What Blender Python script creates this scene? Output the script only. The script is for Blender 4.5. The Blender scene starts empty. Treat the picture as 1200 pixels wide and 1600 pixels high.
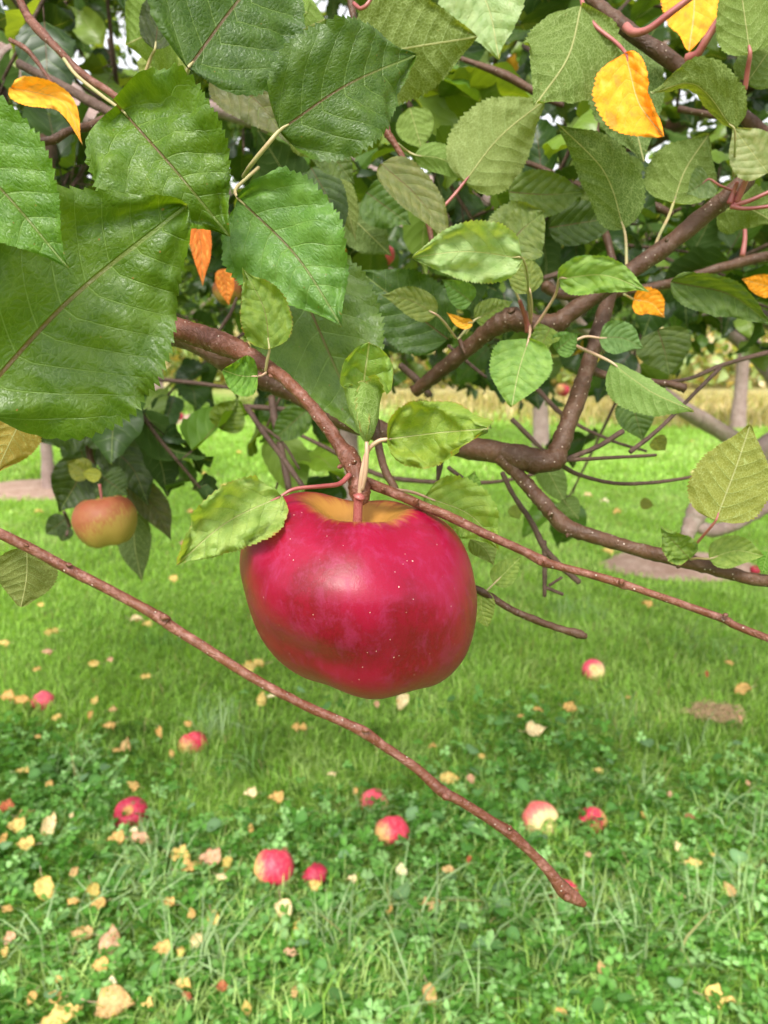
import bpy, math, random
import numpy as np
from mathutils import Vector, Matrix, noise as mnoise

# ------------------------------------------------------------------ camera, world, sun, exposure
SC = bpy.context.scene
COL = SC.collection
FPX = 1202.0
PITCH = math.radians(10.8)
CAMZ = 1.0
cam_d = bpy.data.cameras.new("camera")
cam = bpy.data.objects.new("camera", cam_d); COL.objects.link(cam)
cam.location = (0, 0, CAMZ); cam.rotation_euler = (math.radians(90) - PITCH, 0, 0)
cam_d.sensor_fit = 'VERTICAL'; cam_d.sensor_height = 36.0; cam_d.lens = FPX / 1600 * 36.0
cam_d.clip_start = 0.01; cam_d.clip_end = 500
cam_d.dof.use_dof = True; cam_d.dof.focus_distance = 0.26; cam_d.dof.aperture_fstop = 20
SC.camera = cam

SUN_DIR = Vector((-0.14, -0.62, 0.77)).normalized()
world = bpy.data.worlds.new("World"); SC.world = world; world.use_nodes = True
wn = world.node_tree; wn.nodes.clear()
sky = wn.nodes.new('ShaderNodeTexSky'); sky.sky_type = 'NISHITA'; sky.sun_disc = False
sky.sun_elevation = math.asin(SUN_DIR.z); sky.sun_rotation = math.atan2(SUN_DIR.x, SUN_DIR.y)
sky.air_density = 1.0; sky.dust_density = 3.0
hs = wn.nodes.new('ShaderNodeHueSaturation'); hs.inputs['Saturation'].default_value = 0.10; hs.inputs['Value'].default_value = 1.25
bgn = wn.nodes.new('ShaderNodeBackground'); bgn.inputs[1].default_value = 0.125
wo = wn.nodes.new('ShaderNodeOutputWorld')
wn.links.new(sky.outputs[0], hs.inputs['Color']); wn.links.new(hs.outputs[0], bgn.inputs[0]); wn.links.new(bgn.outputs[0], wo.inputs[0])
sun_d = bpy.data.lights.new("sun", 'SUN'); sun_d.energy = 1.5; sun_d.angle = math.radians(16); sun_d.color = (1, 0.95, 0.86)
sun = bpy.data.objects.new("sun", sun_d); COL.objects.link(sun); sun.location = (0, 0, 10)
sun.rotation_euler = SUN_DIR.to_track_quat('Z', 'Y').to_euler()
SC.view_settings.view_transform = 'Standard'; SC.view_settings.look = 'None'
SC.view_settings.exposure = 1.34; SC.view_settings.gamma = 1.0
SC.render.engine = 'CYCLES'
SC.cycles.max_bounces = 6; SC.cycles.transparent_max_bounces = 4
SC.cycles.diffuse_bounces = 3; SC.cycles.transmission_bounces = 4; SC.cycles.glossy_bounces = 2
SC.cycles.use_denoising = True

RND = random.Random(7)
NR = np.random.default_rng(11)
CP, SP = math.cos(PITCH), math.sin(PITCH)
FWD = Vector((0, CP, -SP)); UPV = Vector((0, SP, CP)); RGT = Vector((1, 0, 0)); CAMP = Vector((0, 0, CAMZ))

def P(px, py, d):
    """point at photo position (px,py) and depth d metres"""
    return CAMP + RGT * ((px - 600) / FPX * d) + UPV * (-(py - 800) / FPX * d) + FWD * d

def G(px, py, z=0.0):
    """point on the ground seen at (px,py)"""
    r = RGT * ((px - 600) / FPX) - UPV * ((py - 800) / FPX) + FWD
    t = (z - CAMZ) / r.z
    return CAMP + r * t

# ------------------------------------------------------------------ helpers
def tag(o, label=None, cat=None, group=None, kind=None):
    if label: o['label'] = label
    if cat: o['category'] = cat
    if group: o['group'] = group
    if kind: o['kind'] = kind
    return o

def empty(name, loc, **kw):
    o = bpy.data.objects.new(name, None); COL.objects.link(o); o.location = loc; o.empty_display_size = .05
    return tag(o, **kw)

def mesh_arrays(name, V, F, mat, parent=None, uvs=None, col=None, smooth=True, origin=None):
    """V (n,3), F list of arrays each (m,k). uvs: dict name->(n,2) per vertex. col (n,4)."""
    V = np.asarray(V, dtype=np.float64)
    if origin is None and parent is not None:
        q, org = parent, Vector((0, 0, 0))
        while q is not None: org = org + q.location; q = q.parent
        origin = org; setloc = False
    elif origin is not None: setloc = parent is None
    else: origin = Vector((0, 0, 0)); setloc = False
    V = V - np.array(origin)
    me = bpy.data.meshes.new(name)
    Fs = [np.asarray(f, dtype=np.int64) for f in F if len(f)]
    loops = np.concatenate([f.ravel() for f in Fs]); sizes = np.concatenate([np.full(len(f), f.shape[1]) for f in Fs])
    starts = np.concatenate([[0], np.cumsum(sizes)[:-1]])
    me.vertices.add(len(V)); me.vertices.foreach_set('co', V.astype(np.float32).ravel())
    me.loops.add(len(loops)); me.loops.foreach_set('vertex_index', loops.astype(np.int32))
    me.polygons.add(len(sizes)); me.polygons.foreach_set('loop_start', starts.astype(np.int32))
    me.polygons.foreach_set('loop_total', sizes.astype(np.int32))
    if smooth: me.polygons.foreach_set('use_smooth', np.ones(len(sizes), dtype=bool))
    me.update(calc_edges=True)
    for k, uv in (uvs or {}).items():
        l = me.uv_layers.new(name=k); l.data.foreach_set('uv', np.asarray(uv, dtype=np.float32)[loops].ravel())
    if col is not None:
        a = me.color_attributes.new('tint', 'FLOAT_COLOR', 'POINT'); a.data.foreach_set('color', np.asarray(col, dtype=np.float32).ravel())
    me.validate()
    if isinstance(mat, (list, tuple)):
        for m in mat: me.materials.append(m)
    else: me.materials.append(mat)
    o = bpy.data.objects.new(name, me); COL.objects.link(o)
    if parent is not None: o.parent = parent
    elif setloc: o.location = origin
    return o

def grid_faces(nr, nc, closed=False):
    f = []
    for i in range(nr - 1):
        for j in range(nc if closed else nc - 1):
            a = i * nc + j; b = i * nc + (j + 1) % nc
            f.append((a, b, b + nc, a + nc))
    return np.array(f)

def catmull(pts, n):
    pts = [np.array(p, dtype=float) for p in pts]
    if len(pts) < 3:
        a, b = pts; return [a + (b - a) * t for t in np.linspace(0, 1, n + 1)]
    ext = [2 * pts[0] - pts[1]] + pts + [2 * pts[-1] - pts[-2]]
    out = []
    for i in range(1, len(ext) - 2):
        p0, p1, p2, p3 = ext[i - 1:i + 3]
        for k in range(n):
            t = k / n
            out.append(.5 * ((2 * p1) + (-p0 + p2) * t + (2 * p0 - 5 * p1 + 4 * p2 - p3) * t * t + (-p0 + 3 * p1 - 3 * p2 + p3) * t ** 3))
    out.append(pts[-1]); return out

def tube(pts, seg=10, n=6, rough=0.0, seed=0, knots=()):
    """pts: rows (x,y,z,r). Returns V,F of a closed tapered tube."""
    C = catmull(pts, n); m = len(C)
    cen = np.array([c[:3] for c in C]); rad = np.array([max(c[3], 1e-5) for c in C])
    s = np.concatenate([[0], np.cumsum(np.linalg.norm(np.diff(cen, axis=0), axis=1))])
    T = np.gradient(cen, axis=0); T /= np.linalg.norm(T, axis=1)[:, None] + 1e-12
    ref = np.array([0, 0, 1.0]) if abs(T[0][2]) < .9 else np.array([1.0, 0, 0])
    A = np.cross(T[0], ref); A /= np.linalg.norm(A)
    V = []
    for i in range(m):
        A = A - T[i] * A.dot(T[i]); A /= np.linalg.norm(A); B = np.cross(T[i], A)
        for j in range(seg):
            a = 2 * math.pi * j / seg
            d = A * math.cos(a) + B * math.sin(a); r = rad[i]
            if rough:
                q = Vector(tuple(cen[i] / (rad[i] * 3.0) + d * .8)) + Vector((seed * 3.1, seed, 0))
                r *= 1 + rough * mnoise.noise(q) + rough * .5 * mnoise.noise(q * 2.7)
            V.append(cen[i] + d * r)
    F = grid_faces(m, seg, True)
    base = len(V); V.append(cen[0] - T[0] * rad[0] * .4); V.append(cen[-1] + T[-1] * rad[-1] * .5)
    tri = [(base, (j + 1) % seg, j) for j in range(seg)] + [(base + 1, (m - 1) * seg + j, (m - 1) * seg + (j + 1) % seg) for j in range(seg)]
    return np.array(V), F, np.array(tri)

class Bag:
    def __init__(s): s.V = []; s.Q = []; s.T = []; s.n = 0
    def add(s, V, F, T=None):
        s.V.append(np.asarray(V))
        if F is not None and len(F): s.Q.append(np.asarray(F) + s.n)
        if T is not None and len(T): s.T.append(np.asarray(T) + s.n)
        s.n += len(V)
    def faces(s):
        return [np.concatenate(x) for x in (s.Q, s.T) if x]
    def build(s, name, mat, parent=None, **k):
        return mesh_arrays(name, np.concatenate(s.V), s.faces(), mat, parent, **k)

def blob(c, axis, r, l, seed=0, seg=8, rings=6):
    """small bud or knob: pointed ellipsoid along axis"""
    pts = []
    c = np.array(c); axis = np.array(axis) / np.linalg.norm(axis)
    for i in range(rings + 1):
        t = i / rings
        pts.append((*(c + axis * l * t), r * (math.sin(math.pi * min(t * .85 + .15, 1)) ** .7 * (1 - .35 * t)) + 1e-5))
    return tube(pts, seg=seg, n=1, rough=.12, seed=seed)

# ------------------------------------------------------------------ materials
class NT:
    def __init__(s, name):
        s.m = bpy.data.materials.new(name); s.m.use_nodes = True; s.t = s.m.node_tree; s.t.nodes.clear()
    def n(s, typ, **k):
        x = s.t.nodes.new(typ)
        for a, b in k.items(): setattr(x, a, b)
        return x
    def l(s, a, b): s.t.links.new(a, b)
    def put(s, sock, v):
        if isinstance(v, bpy.types.NodeSocket): s.l(v, sock)
        elif v is not None:
            if hasattr(sock.default_value, '__len__') and not hasattr(v, '__len__'): v = (v,) * len(sock.default_value)
            if hasattr(v, '__len__') and len(v) == 3 and len(sock.default_value) == 4: v = (*v, 1)
            sock.default_value = v
    def math(s, op, a, b=None, c=None, clamp=False):
        x = s.n('ShaderNodeMath', operation=op, use_clamp=clamp); s.put(x.inputs[0], a)
        if b is not None: s.put(x.inputs[1], b)
        if c is not None: s.put(x.inputs[2], c)
        return x.outputs[0]
    def mix(s, f, a, b, mode='MIX'):
        x = s.n('ShaderNodeMix', data_type='RGBA', blend_type=mode); s.put(x.inputs[0], f); s.put(x.inputs[6], a); s.put(x.inputs[7], b)
        return x.outputs[2]
    def ramp(s, f, lo, hi, a=0.0, b=1.0):
        x = s.n('ShaderNodeMapRange', interpolation_type='SMOOTHSTEP'); s.put(x.inputs[0], f)
        for i, v in ((1, lo), (2, hi), (3, a), (4, b)): s.put(x.inputs[i], v)
        return x.outputs[0]
    def noise(s, vec, scale, detail=3, rough=.55, dist=0):
        x = s.n('ShaderNodeTexNoise'); s.put(x.inputs['Vector'], vec) if vec is not None else None
        x.inputs['Scale'].default_value = scale; x.inputs['Detail'].default_value = detail
        x.inputs['Roughness'].default_value = rough; x.inputs['Distortion'].default_value = dist
        return x.outputs[0]
    def voro(s, vec, scale, feature='F1', rand=1.0):
        x = s.n('ShaderNodeTexVoronoi', feature=feature); s.put(x.inputs['Vector'], vec); x.inputs['Scale'].default_value = scale
        x.inputs['Randomness'].default_value = rand
        return x
    def coord(s, k='Object'): return s.n('ShaderNodeTexCoord').outputs[k]
    def mapv(s, vec, scale):
        x = s.n('ShaderNodeMapping'); s.put(x.inputs[0], vec); x.inputs['Scale'].default_value = scale; return x.outputs[0]
    def bump(s, h, strength, dist, normal=None):
        x = s.n('ShaderNodeBump'); x.inputs['Strength'].default_value = strength; x.inputs['Distance'].default_value = dist
        s.put(x.inputs['Height'], h)
        if normal is not None: s.l(normal, x.inputs['Normal'])
        return x.outputs[0]
    def bsdf(s, color, rough=.5, normal=None, spec=.5, coat=0, coat_rough=.2, sss=0):
        x = s.n('ShaderNodeBsdfPrincipled'); s.put(x.inputs['Base Color'], color); s.put(x.inputs['Roughness'], rough)
        s.put(x.inputs['Specular IOR Level'], spec); s.put(x.inputs['Coat Weight'], coat); x.inputs['Coat Roughness'].default_value = coat_rough
        if normal is not None: s.l(normal, x.inputs['Normal'])
        return x.outputs[0]
    def out(s, sh):
        o = s.n('ShaderNodeOutputMaterial'); s.l(sh, o.inputs[0]); return s.m

def leaf_material(name, fine=True, spec=.42, patch=False, gain=1.0, transl=.30, rough=(.37, .5)):
    m = NT(name)
    att = m.n('ShaderNodeAttribute', attribute_name='tint')
    tint = att.outputs['Color']; edge = att.outputs['Alpha']
    uv = m.n('ShaderNodeUVMap', uv_map='UVMap').outputs[0]
    vn = m.n('ShaderNodeUVMap', uv_map='vein').outputs[0]
    s1 = m.n('ShaderNodeSeparateXYZ'); m.l(uv, s1.inputs[0]); s2 = m.n('ShaderNodeSeparateXYZ'); m.l(vn, s2.inputs[0])
    u = m.math('ABSOLUTE', s1.outputs[0]); v = s1.outputs[1]; vs = s2.outputs[0]; hx = m.math('ABSOLUTE', s2.outputs[1])
    fr = m.math('ABSOLUTE', m.math('SUBTRACT', m.math('FRACT', vs), .5))        # .5 on the vein, 0 between
    vein = m.ramp(fr, m.math('SUBTRACT', .478, m.math('MULTIPLY', m.math('SUBTRACT', 1.0, u), .035)), .497)
    vein = m.math('MULTIPLY', vein, m.ramp(u, 1.0, .72, .15, 1))
    mid = m.ramp(hx, .024, .010)
    quilt = m.math('SINE', m.math('MULTIPLY', m.math('SUBTRACT', .5, fr), math.pi))   # dome between veins
    geo = m.n('ShaderNodeNewGeometry'); back = geo.outputs['Backfacing']
    if fine:
        comb = m.n('ShaderNodeCombineXYZ'); m.l(s2.outputs[1], comb.inputs[0]); m.l(m.math('MULTIPLY', v, 1.9), comb.inputs[1])
        nz = m.n('ShaderNodeTexNoise'); m.l(comb.outputs[0], nz.inputs['Vector']); nz.inputs['Scale'].default_value = 5
        vec = m.n('ShaderNodeVectorMath', operation='MULTIPLY_ADD'); m.l(nz.outputs['Color'], vec.inputs[0]); vec.inputs[1].default_value = (.10, .10, 0); m.l(comb.outputs[0], vec.inputs[2])
        vo = m.voro(vec.outputs[0], 17, 'DISTANCE_TO_EDGE'); ter = m.ramp(vo.outputs['Distance'], .07, 0)
        vo2 = m.voro(vec.outputs[0], 55, 'DISTANCE_TO_EDGE'); ter2 = m.ramp(vo2.outputs['Distance'], .10, 0)
        dome = m.ramp(vo.outputs['Distance'], 0, .35)
        blot = m.noise(comb.outputs[0], 3.2, 4)
        h = m.math('ADD', m.math('MULTIPLY', quilt, .42), m.math('MULTIPLY', dome, .16)); h = m.math('ADD', h, m.math('MULTIPLY', blot, .9))
        h = m.math('ADD', h, m.math('MULTIPLY', ter2, -.05)); h = m.math('SUBTRACT', h, m.math('MULTIPLY', vein, .25)); h = m.math('SUBTRACT', h, m.math('MULTIPLY', mid, .9))
        nrm = m.bump(h, .60, .0014)
        topc = m.mix(m.ramp(blot, .3, .72), m.mix(1.0, tint, (.72, .80, .6), 'MULTIPLY'), m.mix(1.0, tint, (1.30, 1.18, 1.25), 'MULTIPLY'))
        topc = m.mix(m.math('MULTIPLY', ter, .16), topc, m.mix(.5, tint, (.32, .42, .14)))
    else:
        h = m.math('SUBTRACT', m.math('MULTIPLY', quilt, .5), m.math('MULTIPLY', mid, .6))
        nrm = m.bump(h, .3, .002); ter = 0.0; topc = tint
    veinc = m.mix(.55, tint, (.30, .42, .13))
    topc = m.mix(m.math('MULTIPLY', vein, .55), topc, veinc)
    tg = m.n('ShaderNodeSeparateColor'); m.l(tint, tg.inputs[0])
    topc = m.mix(m.math('MULTIPLY', mid, .8), topc, m.mix(m.ramp(tg.outputs[1], .215, .235), m.mix(m.ramp(v, .95, .3), (.18, .24, .07), (.12, .05, .03)), (.42, .44, .20)))
    # the underside of an apple leaf is paler and downy, veins stand out pale
    und = m.mix(.30, m.mix(1.0, tint, (1.0, .95, .9), 'MULTIPLY'), (.15, .21, .09))
    undc = m.mix(m.math('MULTIPLY', vein, .5), und, (.34, .42, .16))
    if fine: undc = m.mix(m.math('MULTIPLY', ter, .45), undc, (.40, .48, .22))
    undc = m.mix(mid, undc, (.36, .36, .16))
    if not fine: undc = m.mix(.55, undc, tint)
    c = m.mix(back, topc, undc)
    if patch:
        c = m.mix(m.math('MULTIPLY', m.ramp(blot, .52, .66), .55), c, (.42, .34, .07)); c = m.mix(m.math('MULTIPLY', m.ramp(blot, .44, .34), .5), c, (.50, .17, .03))
    if fine:   # dry brown margin and spots
        em = m.math('MULTIPLY', m.ramp(m.math('ADD', u, m.math('MULTIPLY', blot, .22)), 1.06, 1.15), edge, clamp=True)
        c = m.mix(em, c, (.33, .14, .045))
        sp = m.voro(comb.outputs[0], 7); spk = m.math('MULTIPLY', m.ramp(m.math('ADD', sp.outputs['Distance'], m.math('MULTIPLY', blot, .25)), .19, .16), .65, clamp=True)
        c = m.mix(spk, c, (.30, .13, .04))
    r = m.math('ADD', m.math('MULTIPLY', back, .22), rough[0])
    ps = m.bsdf(c, r, nrm, spec=m.math('SUBTRACT', spec, m.math('MULTIPLY', back, .3)))
    tr = m.n('ShaderNodeBsdfTranslucent'); tc = m.mix(1.0, m.mix(.25, c, tint), (2.5, 2.1, .45), 'MULTIPLY'); tc = m.mix(m.math('MULTIPLY', vein, .4), tc, m.mix(1.0, tint, (1.2, 1.2, .4), 'MULTIPLY')); m.l(tc, tr.inputs[0]); m.l(nrm, tr.inputs['Normal'])
    mx = m.n('ShaderNodeMixShader'); mx.inputs[0].default_value = transl; m.l(ps, mx.inputs[1]); m.l(tr.outputs[0], mx.inputs[2])
    return m.out(mx.outputs[0])

M_LEAF = leaf_material('apple_leaf')
M_LEAF2 = leaf_material('canopy_leaf', fine=False, spec=.36)
M_DRY = leaf_material('autumn_leaf', fine=True, patch=True, spec=.25, transl=.12, rough=(.6, .4))

def bark_material(name, c1, c2, lent=.8, scale=330, rough=.42, grey=(.27, .20, .155), greyamt=.35, fine=1.0):
    m = NT(name); co = m.coord()
    n1 = m.noise(co, 28 * fine, 5, .6); n2 = m.noise(co, 260 * fine, 4, .7)
    c = m.mix(m.ramp(n1, .3, .7), c1, c2)
    c = m.mix(m.math('MULTIPLY', m.ramp(n2, .45, .75), greyamt), c, grey)
    vo = m.voro(co, scale); ln = m.ramp(vo.outputs['Distance'], .22, .13)
    rr = m.n('ShaderNodeSeparateColor'); m.l(vo.outputs['Color'], rr.inputs[0])
    ln = m.math('MULTIPLY', m.math('MULTIPLY', ln, m.ramp(rr.outputs[0], .62, .95)), lent)
    c = m.mix(ln, c, (.58, .46, .38))
    h = m.math('ADD', m.math('MULTIPLY', n2, .5), m.math('MULTIPLY', ln, .7)); n3 = m.noise(m.mapv(co, (1, 1, 1)), 90 * fine, 5, .75, .8); c = m.mix(m.math('MULTIPLY', m.ramp(n3, .5, .68), .45), c, m.mix(.5, c1, (.02, .012, .008))); h = m.math('ADD', h, m.math('MULTIPLY', n3, 1.4))
    return m.out(m.bsdf(c, rough, m.bump(h, .75,   .0018 / fine), spec=.3))

M_TWIG = bark_material('young_twig_bark', (.095, .028, .014), (.14, .050, .026), lent=.9, scale=560, rough=.42, grey=(.34, .17, .14), greyamt=.6)
M_BARK = bark_material('branch_bark', (.050, .021, .010), (.090, .042, .021), lent=.9, scale=420, rough=.45, greyamt=.22)
M_DARK = bark_material('thin_twig_bark', (.05, .026, .018), (.09, .05, .035), lent=.3, scale=400, rough=.6, greyamt=.2)
M_LIMB = bark_material('old_limb_bark', (.24, .16, .14), (.36, .26, .235), lent=.2, scale=60, rough=.8, grey=(.42, .36, .33), greyamt=.6, fine=.35)
def plain(name, c, rough=.5, c2=None, sc=200, bump=.2):
    m = NT(name); co = m.coord(); n = m.noise(co, sc, 3)
    col = m.mix(m.ramp(n, .3, .7), c, c2 or tuple(x * 1.3 for x in c))
    return m.out(m.bsdf(col, rough, m.bump(n, bump, .001)))
M_PET = plain('green_petiole', (.30, .30, .12), .45, (.36, .26, .13), 90)
M_PETR = plain('red_petiole', (.23, .045, .045), .4, (.33, .11, .09), 90)
M_PETP = plain('pale_petiole', (.42, .32, .20), .45, (.46, .26, .18), 90)

# ------------------------------------------------------------------ the setting: ground
TRUNK = Vector((-0.165, 3.55, 0))
patches = []   # (centre, rx, ry)
def ground_material():
    m = NT('lawn_soil'); co = m.coord()
    n1 = m.noise(co, .9, 4); n2 = m.noise(co, 14, 5, .7); n3 = m.noise(co, 60, 4, .7)
    g = m.mix(m.ramp(n2, .3, .7), (.12, .21, .03), (.22, .36, .06))
    g = m.mix(m.math('MULTIPLY', m.ramp(n3, .4, .7), .6), g, (.14, .22, .055))
    s = m.n('ShaderNodeSeparateXYZ'); m.l(co, s.inputs[0])
    far = m.ramp(m.math('ADD', m.math('ADD', s.outputs[1], m.math('MULTIPLY', s.outputs[0], 1.3)), m.math('MULTIPLY', n1, 5.0)), 17, 25)
    tan = m.mix(m.ramp(n2, .3, .7), (.30, .27, .11), (.42, .36, .17))
    g = m.mix(far, g, tan)
    return m.out(m.bsdf(g, .9, m.bump(m.math('ADD', n2, n3), .6, .02), spec=.1))
gx = np.linspace(-90, 90, 60); gy = np.linspace(-30, 160, 64)
X, Y = np.meshgrid(gx, gy)
Z = np.where(Y > 20, (Y - 20) * .03, 0.0)
GV = np.stack([X.ravel(), Y.ravel(), Z.ravel()], 1)
tag(mesh_arrays('ground', GV, [grid_faces(64, 60)], ground_material()), kind='structure')

def soil_material():
    m = NT('mulch_soil'); co = m.coord(); n = m.noise(co, 9, 5, .7); n2 = m.noise(co, 70, 5, .75)
    c = m.mix(m.ramp(n, .3, .7), (.40, .25, .19), (.56, .40, .32)); c = m.mix(m.ramp(n2, .5, .7), c, (.20, .13, .085))
    return m.out(m.bsdf(c, .95, m.bump(n2, .9, .02), spec=.1))
M_SOIL = soil_material()
def soil(cx, cy, rx, ry, seed):
    patches.append((cx, cy, rx, ry)); V = [(cx, cy, .03)]; nseg = 40; rings = 8
    for k in range(1, rings + 1):
        for j in range(nseg):
            a = 2 * math.pi * j / nseg; f = k / rings
            w = 1 + .22 * mnoise.noise(Vector((math.cos(a) * 1.5, math.sin(a) * 1.5, seed)))
            z = .030 * (1 - f ** 2) + .006 + .012 * mnoise.noise(Vector((cx + rx * f * math.cos(a) * 3, ry * f * math.sin(a) * 3, seed + 4))) * (1 - f)
            V.append((cx + rx * f * w * math.cos(a), cy + ry * f * w * math.sin(a), z if k < rings else .001))
    V = np.array(V); Q = []; T = [(0, 1 + j, 1 + (j + 1) % nseg) for j in range(nseg)]
    for k in range(rings - 1):
        for j in range(nseg):
            a = 1 + k * nseg + j; b = 1 + k * nseg + (j + 1) % nseg; Q.append((a, a + nseg, b + nseg, b))
    tag(mesh_arrays('soil_patch', V, [np.array(Q), np.array(T)], M_SOIL), kind='structure')
gp = G(1055, 888); soil(gp.x + .05, gp.y + .05, .40, .30, 1)
gp = G(66, 765); soil(gp.x, gp.y, .75, .55, 2)
gp = G(275, 655); soil(gp.x, gp.y, .75, 1.5, 3)
soil(TRUNK.x, TRUNK.y + .1, .40, .33, 5)
gp = G(1115, 1136); DEADP = (gp.x, gp.y, .075, .06)

# ------------------------------------------------------------------ grass and clover (stuff)
def blade_material():
    m = NT('grass_blade'); att = m.n('ShaderNodeAttribute', attribute_name='tint'); c = att.outputs['Color']
    ps = m.bsdf(c, .5, spec=.25); tr = m.n('ShaderNodeBsdfTranslucent'); m.l(m.mix(1.0, c, (1.5, 1.5, .5), 'MULTIPLY'), tr.inputs[0])
    mx = m.n('ShaderNodeMixShader'); mx.inputs[0].default_value = .4; m.l(ps, mx.inputs[1]); m.l(tr.outputs[0], mx.inputs[2])
    return m.out(mx.outputs[0])
M_BLADE = blade_material()
def vnoise(x, y, s, seed=0):
    """cheap smooth noise on arrays"""
    out = np.zeros_like(x)
    r = np.random.default_rng(seed)
    for k in range(7):
        a = r.uniform(0, 2 * math.pi); f = s * r.uniform(.6, 1.6); ph = r.uniform(0, 6.28)
        out += np.sin((x * math.cos(a) + y * math.sin(a)) * f + ph + 1.3 * np.sin((x * math.sin(a) - y * math.cos(a)) * f * .7 + ph * 2))
    return out / 7 * 1.6
def keep_patch(x, y, soft=.85):
    k = np.ones(len(x), bool)
    for (cx, cy, rx, ry) in patches:
        d = np.sqrt(((x - cx) / rx) ** 2 + ((y - cy) / ry) ** 2)
        k &= d > soft + .25 * NR.random(len(x))
    return k
gV = []; gQ = []; gT = []; gC = []; gn = 0
def blades(x0, x1, y0, y1, dens, L, W, cpal, lean=1.0, kmask=None, fan=True):
    global gn
    N = int((x1 - x0) * (y1 - y0) * dens)
    x = NR.uniform(x0, x1, N); y = NR.uniform(y0, y1, N)
    k = keep_patch(x, y)
    if fan: k &= np.abs(x) < .62 * y + .45
    if kmask is not None: k &= kmask(x, y)
    x, y = x[k], y[k]; N = len(x)
    if not N: return
    flow = vnoise(x, y, 9, 3) * 3.2 + NR.normal(0, 1.5, N); le = np.clip(NR.normal(.75, .35, N), .1, 1.6) * lean
    ln = NR.uniform(.55, 1.25, N) * L * (1 + .35 * vnoise(x, y, 4, 8)); w = NR.uniform(.7, 1.3, N) * W
    dx, dy = np.cos(flow), np.sin(flow); px, py = -dy, dx
    pts = []
    for t in (0, .4, .75, 1.0):
        a = le * t * 1.1                     # bend
        hor = ln * t * np.sin(a * .9); ver = ln * t * np.cos(a * .95)
        ver = np.maximum(ver, ln * t * .15)
        ww = w * (1 - t ** 2.2) * .5
        c = np.stack([x + dx * hor, y + dy * hor, ver], 1)
        if t < 1:
            pts.append(c + np.stack([px * ww, py * ww, 0 * ww], 1)); pts.append(c - np.stack([px * ww, py * ww, 0 * ww], 1))
        else: pts.append(c)
    V = np.stack(pts, 1)      # N,7,3
    i = np.arange(N)[:, None] * 7 + gn
    gV.append(V.reshape(-1, 3)); gQ.append((i + np.array([[0, 1, 3, 2]]))); gQ.append((i + np.array([[2, 3, 5, 4]]))); gT.append((i + np.array([[4, 5, 6]])))
    pal = np.array(cpal); mixv = np.clip(.5 + .5 * vnoise(x, y, 1.4, 5) + NR.normal(0, .22, N), 0, .999)
    mixv = np.clip(mixv + .35 * vnoise(x, y, 16, 15), 0, .999); c = pal[(mixv * (len(pal))).astype(int)] * NR.uniform(.6, 1.4, N)[:, None]
    dry = NR.random(N) < .018; c[dry] = np.array((.34, .30, .14)) * NR.uniform(.8, 1.3, dry.sum())[:, None]
    C = np.concatenate([np.repeat(c[:, None, :], 7, 1), np.ones((N, 7, 1))], 2)
    gC.append(C.reshape(-1, 4)); gn += N * 7
PAL = [(.06, .13, .012), (.13, .25, .026), (.19, .36, .05), (.27, .44, .08), (.38, .52, .17)]
PALF = [(.25, .42, .07), (.30, .48, .085), (.28, .47, .09), (.32, .50, .11), (.40, .53, .17)]
blades(-1.5, 1.5, .72, 2.0, 9000, .055, .0034, PAL, 1.2)
blades(-2.2, 2.2, 2.0, 3.4, 9500, .044, .0040, PALF[:2] + PAL[2:] + PALF, 1.15)
blades(-4.0, 4.0, 3.4, 6.5, 4600, .042, .0052, PALF, 1.0)
blades(-9, 9, 6.5, 13, 1200, .07, .012, PALF, 1.0)
blades(-22, 22, 13, 26, 120, .10, .035, PALF[1:], 1.0, kmask=lambda x, y: (y + 1.3 * x) < 19 + NR.normal(0, 2, len(x)))
# longer flopped tufts
for (px_, py_, n_, r_) in [(250, 1360, 22, .05), (340, 1145, 26, .06), (200, 1440, 22, .06), (880, 1460, 14, .06), (640, 1440, 16, .06), (1120, 1450, 18, .07), (560, 1290, 12, .05), (380, 1200, 16, .06), (980, 1240, 14, .06), (1010, 1500, 16, .06), (700, 1560, 16, .06), (60, 1500, 14, .06), (1170, 1300, 16, .08), (780, 1440, 12, .05), (1080, 1180, 12, .07), (520, 1480, 12, .05), (110, 1220, 14, .05), (300, 1530, 18, .06), (900, 960, 26, .1), (1100, 1020, 26, .1), (960, 1130, 20, .08), (240, 1010, 20, .08)]:
    g = G(px_, py_); blades(g.x - r_, g.x + r_, g.y - r_, g.y + r_, n_ * 2.6 / (4 * r_ * r_), .115, .0038, [(.14, .28, .06), (.24, .38, .14), (.32, .44, .22)], 1.35)
blades(-4, 22, 12, 25, 130, .26, .030, [(.36, .30, .12), (.46, .38, .18), (.30, .32, .10), (.52, .42, .24)], 1.0, kmask=lambda x, y: (y + 1.3 * x) > 19 + NR.normal(0, 3, len(x)))
_all = np.concatenate(gV)
tag(mesh_arrays('grass', _all, [np.concatenate(gQ), np.concatenate(gT)], M_BLADE, col=np.concatenate(gC)), kind='stuff')

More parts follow.
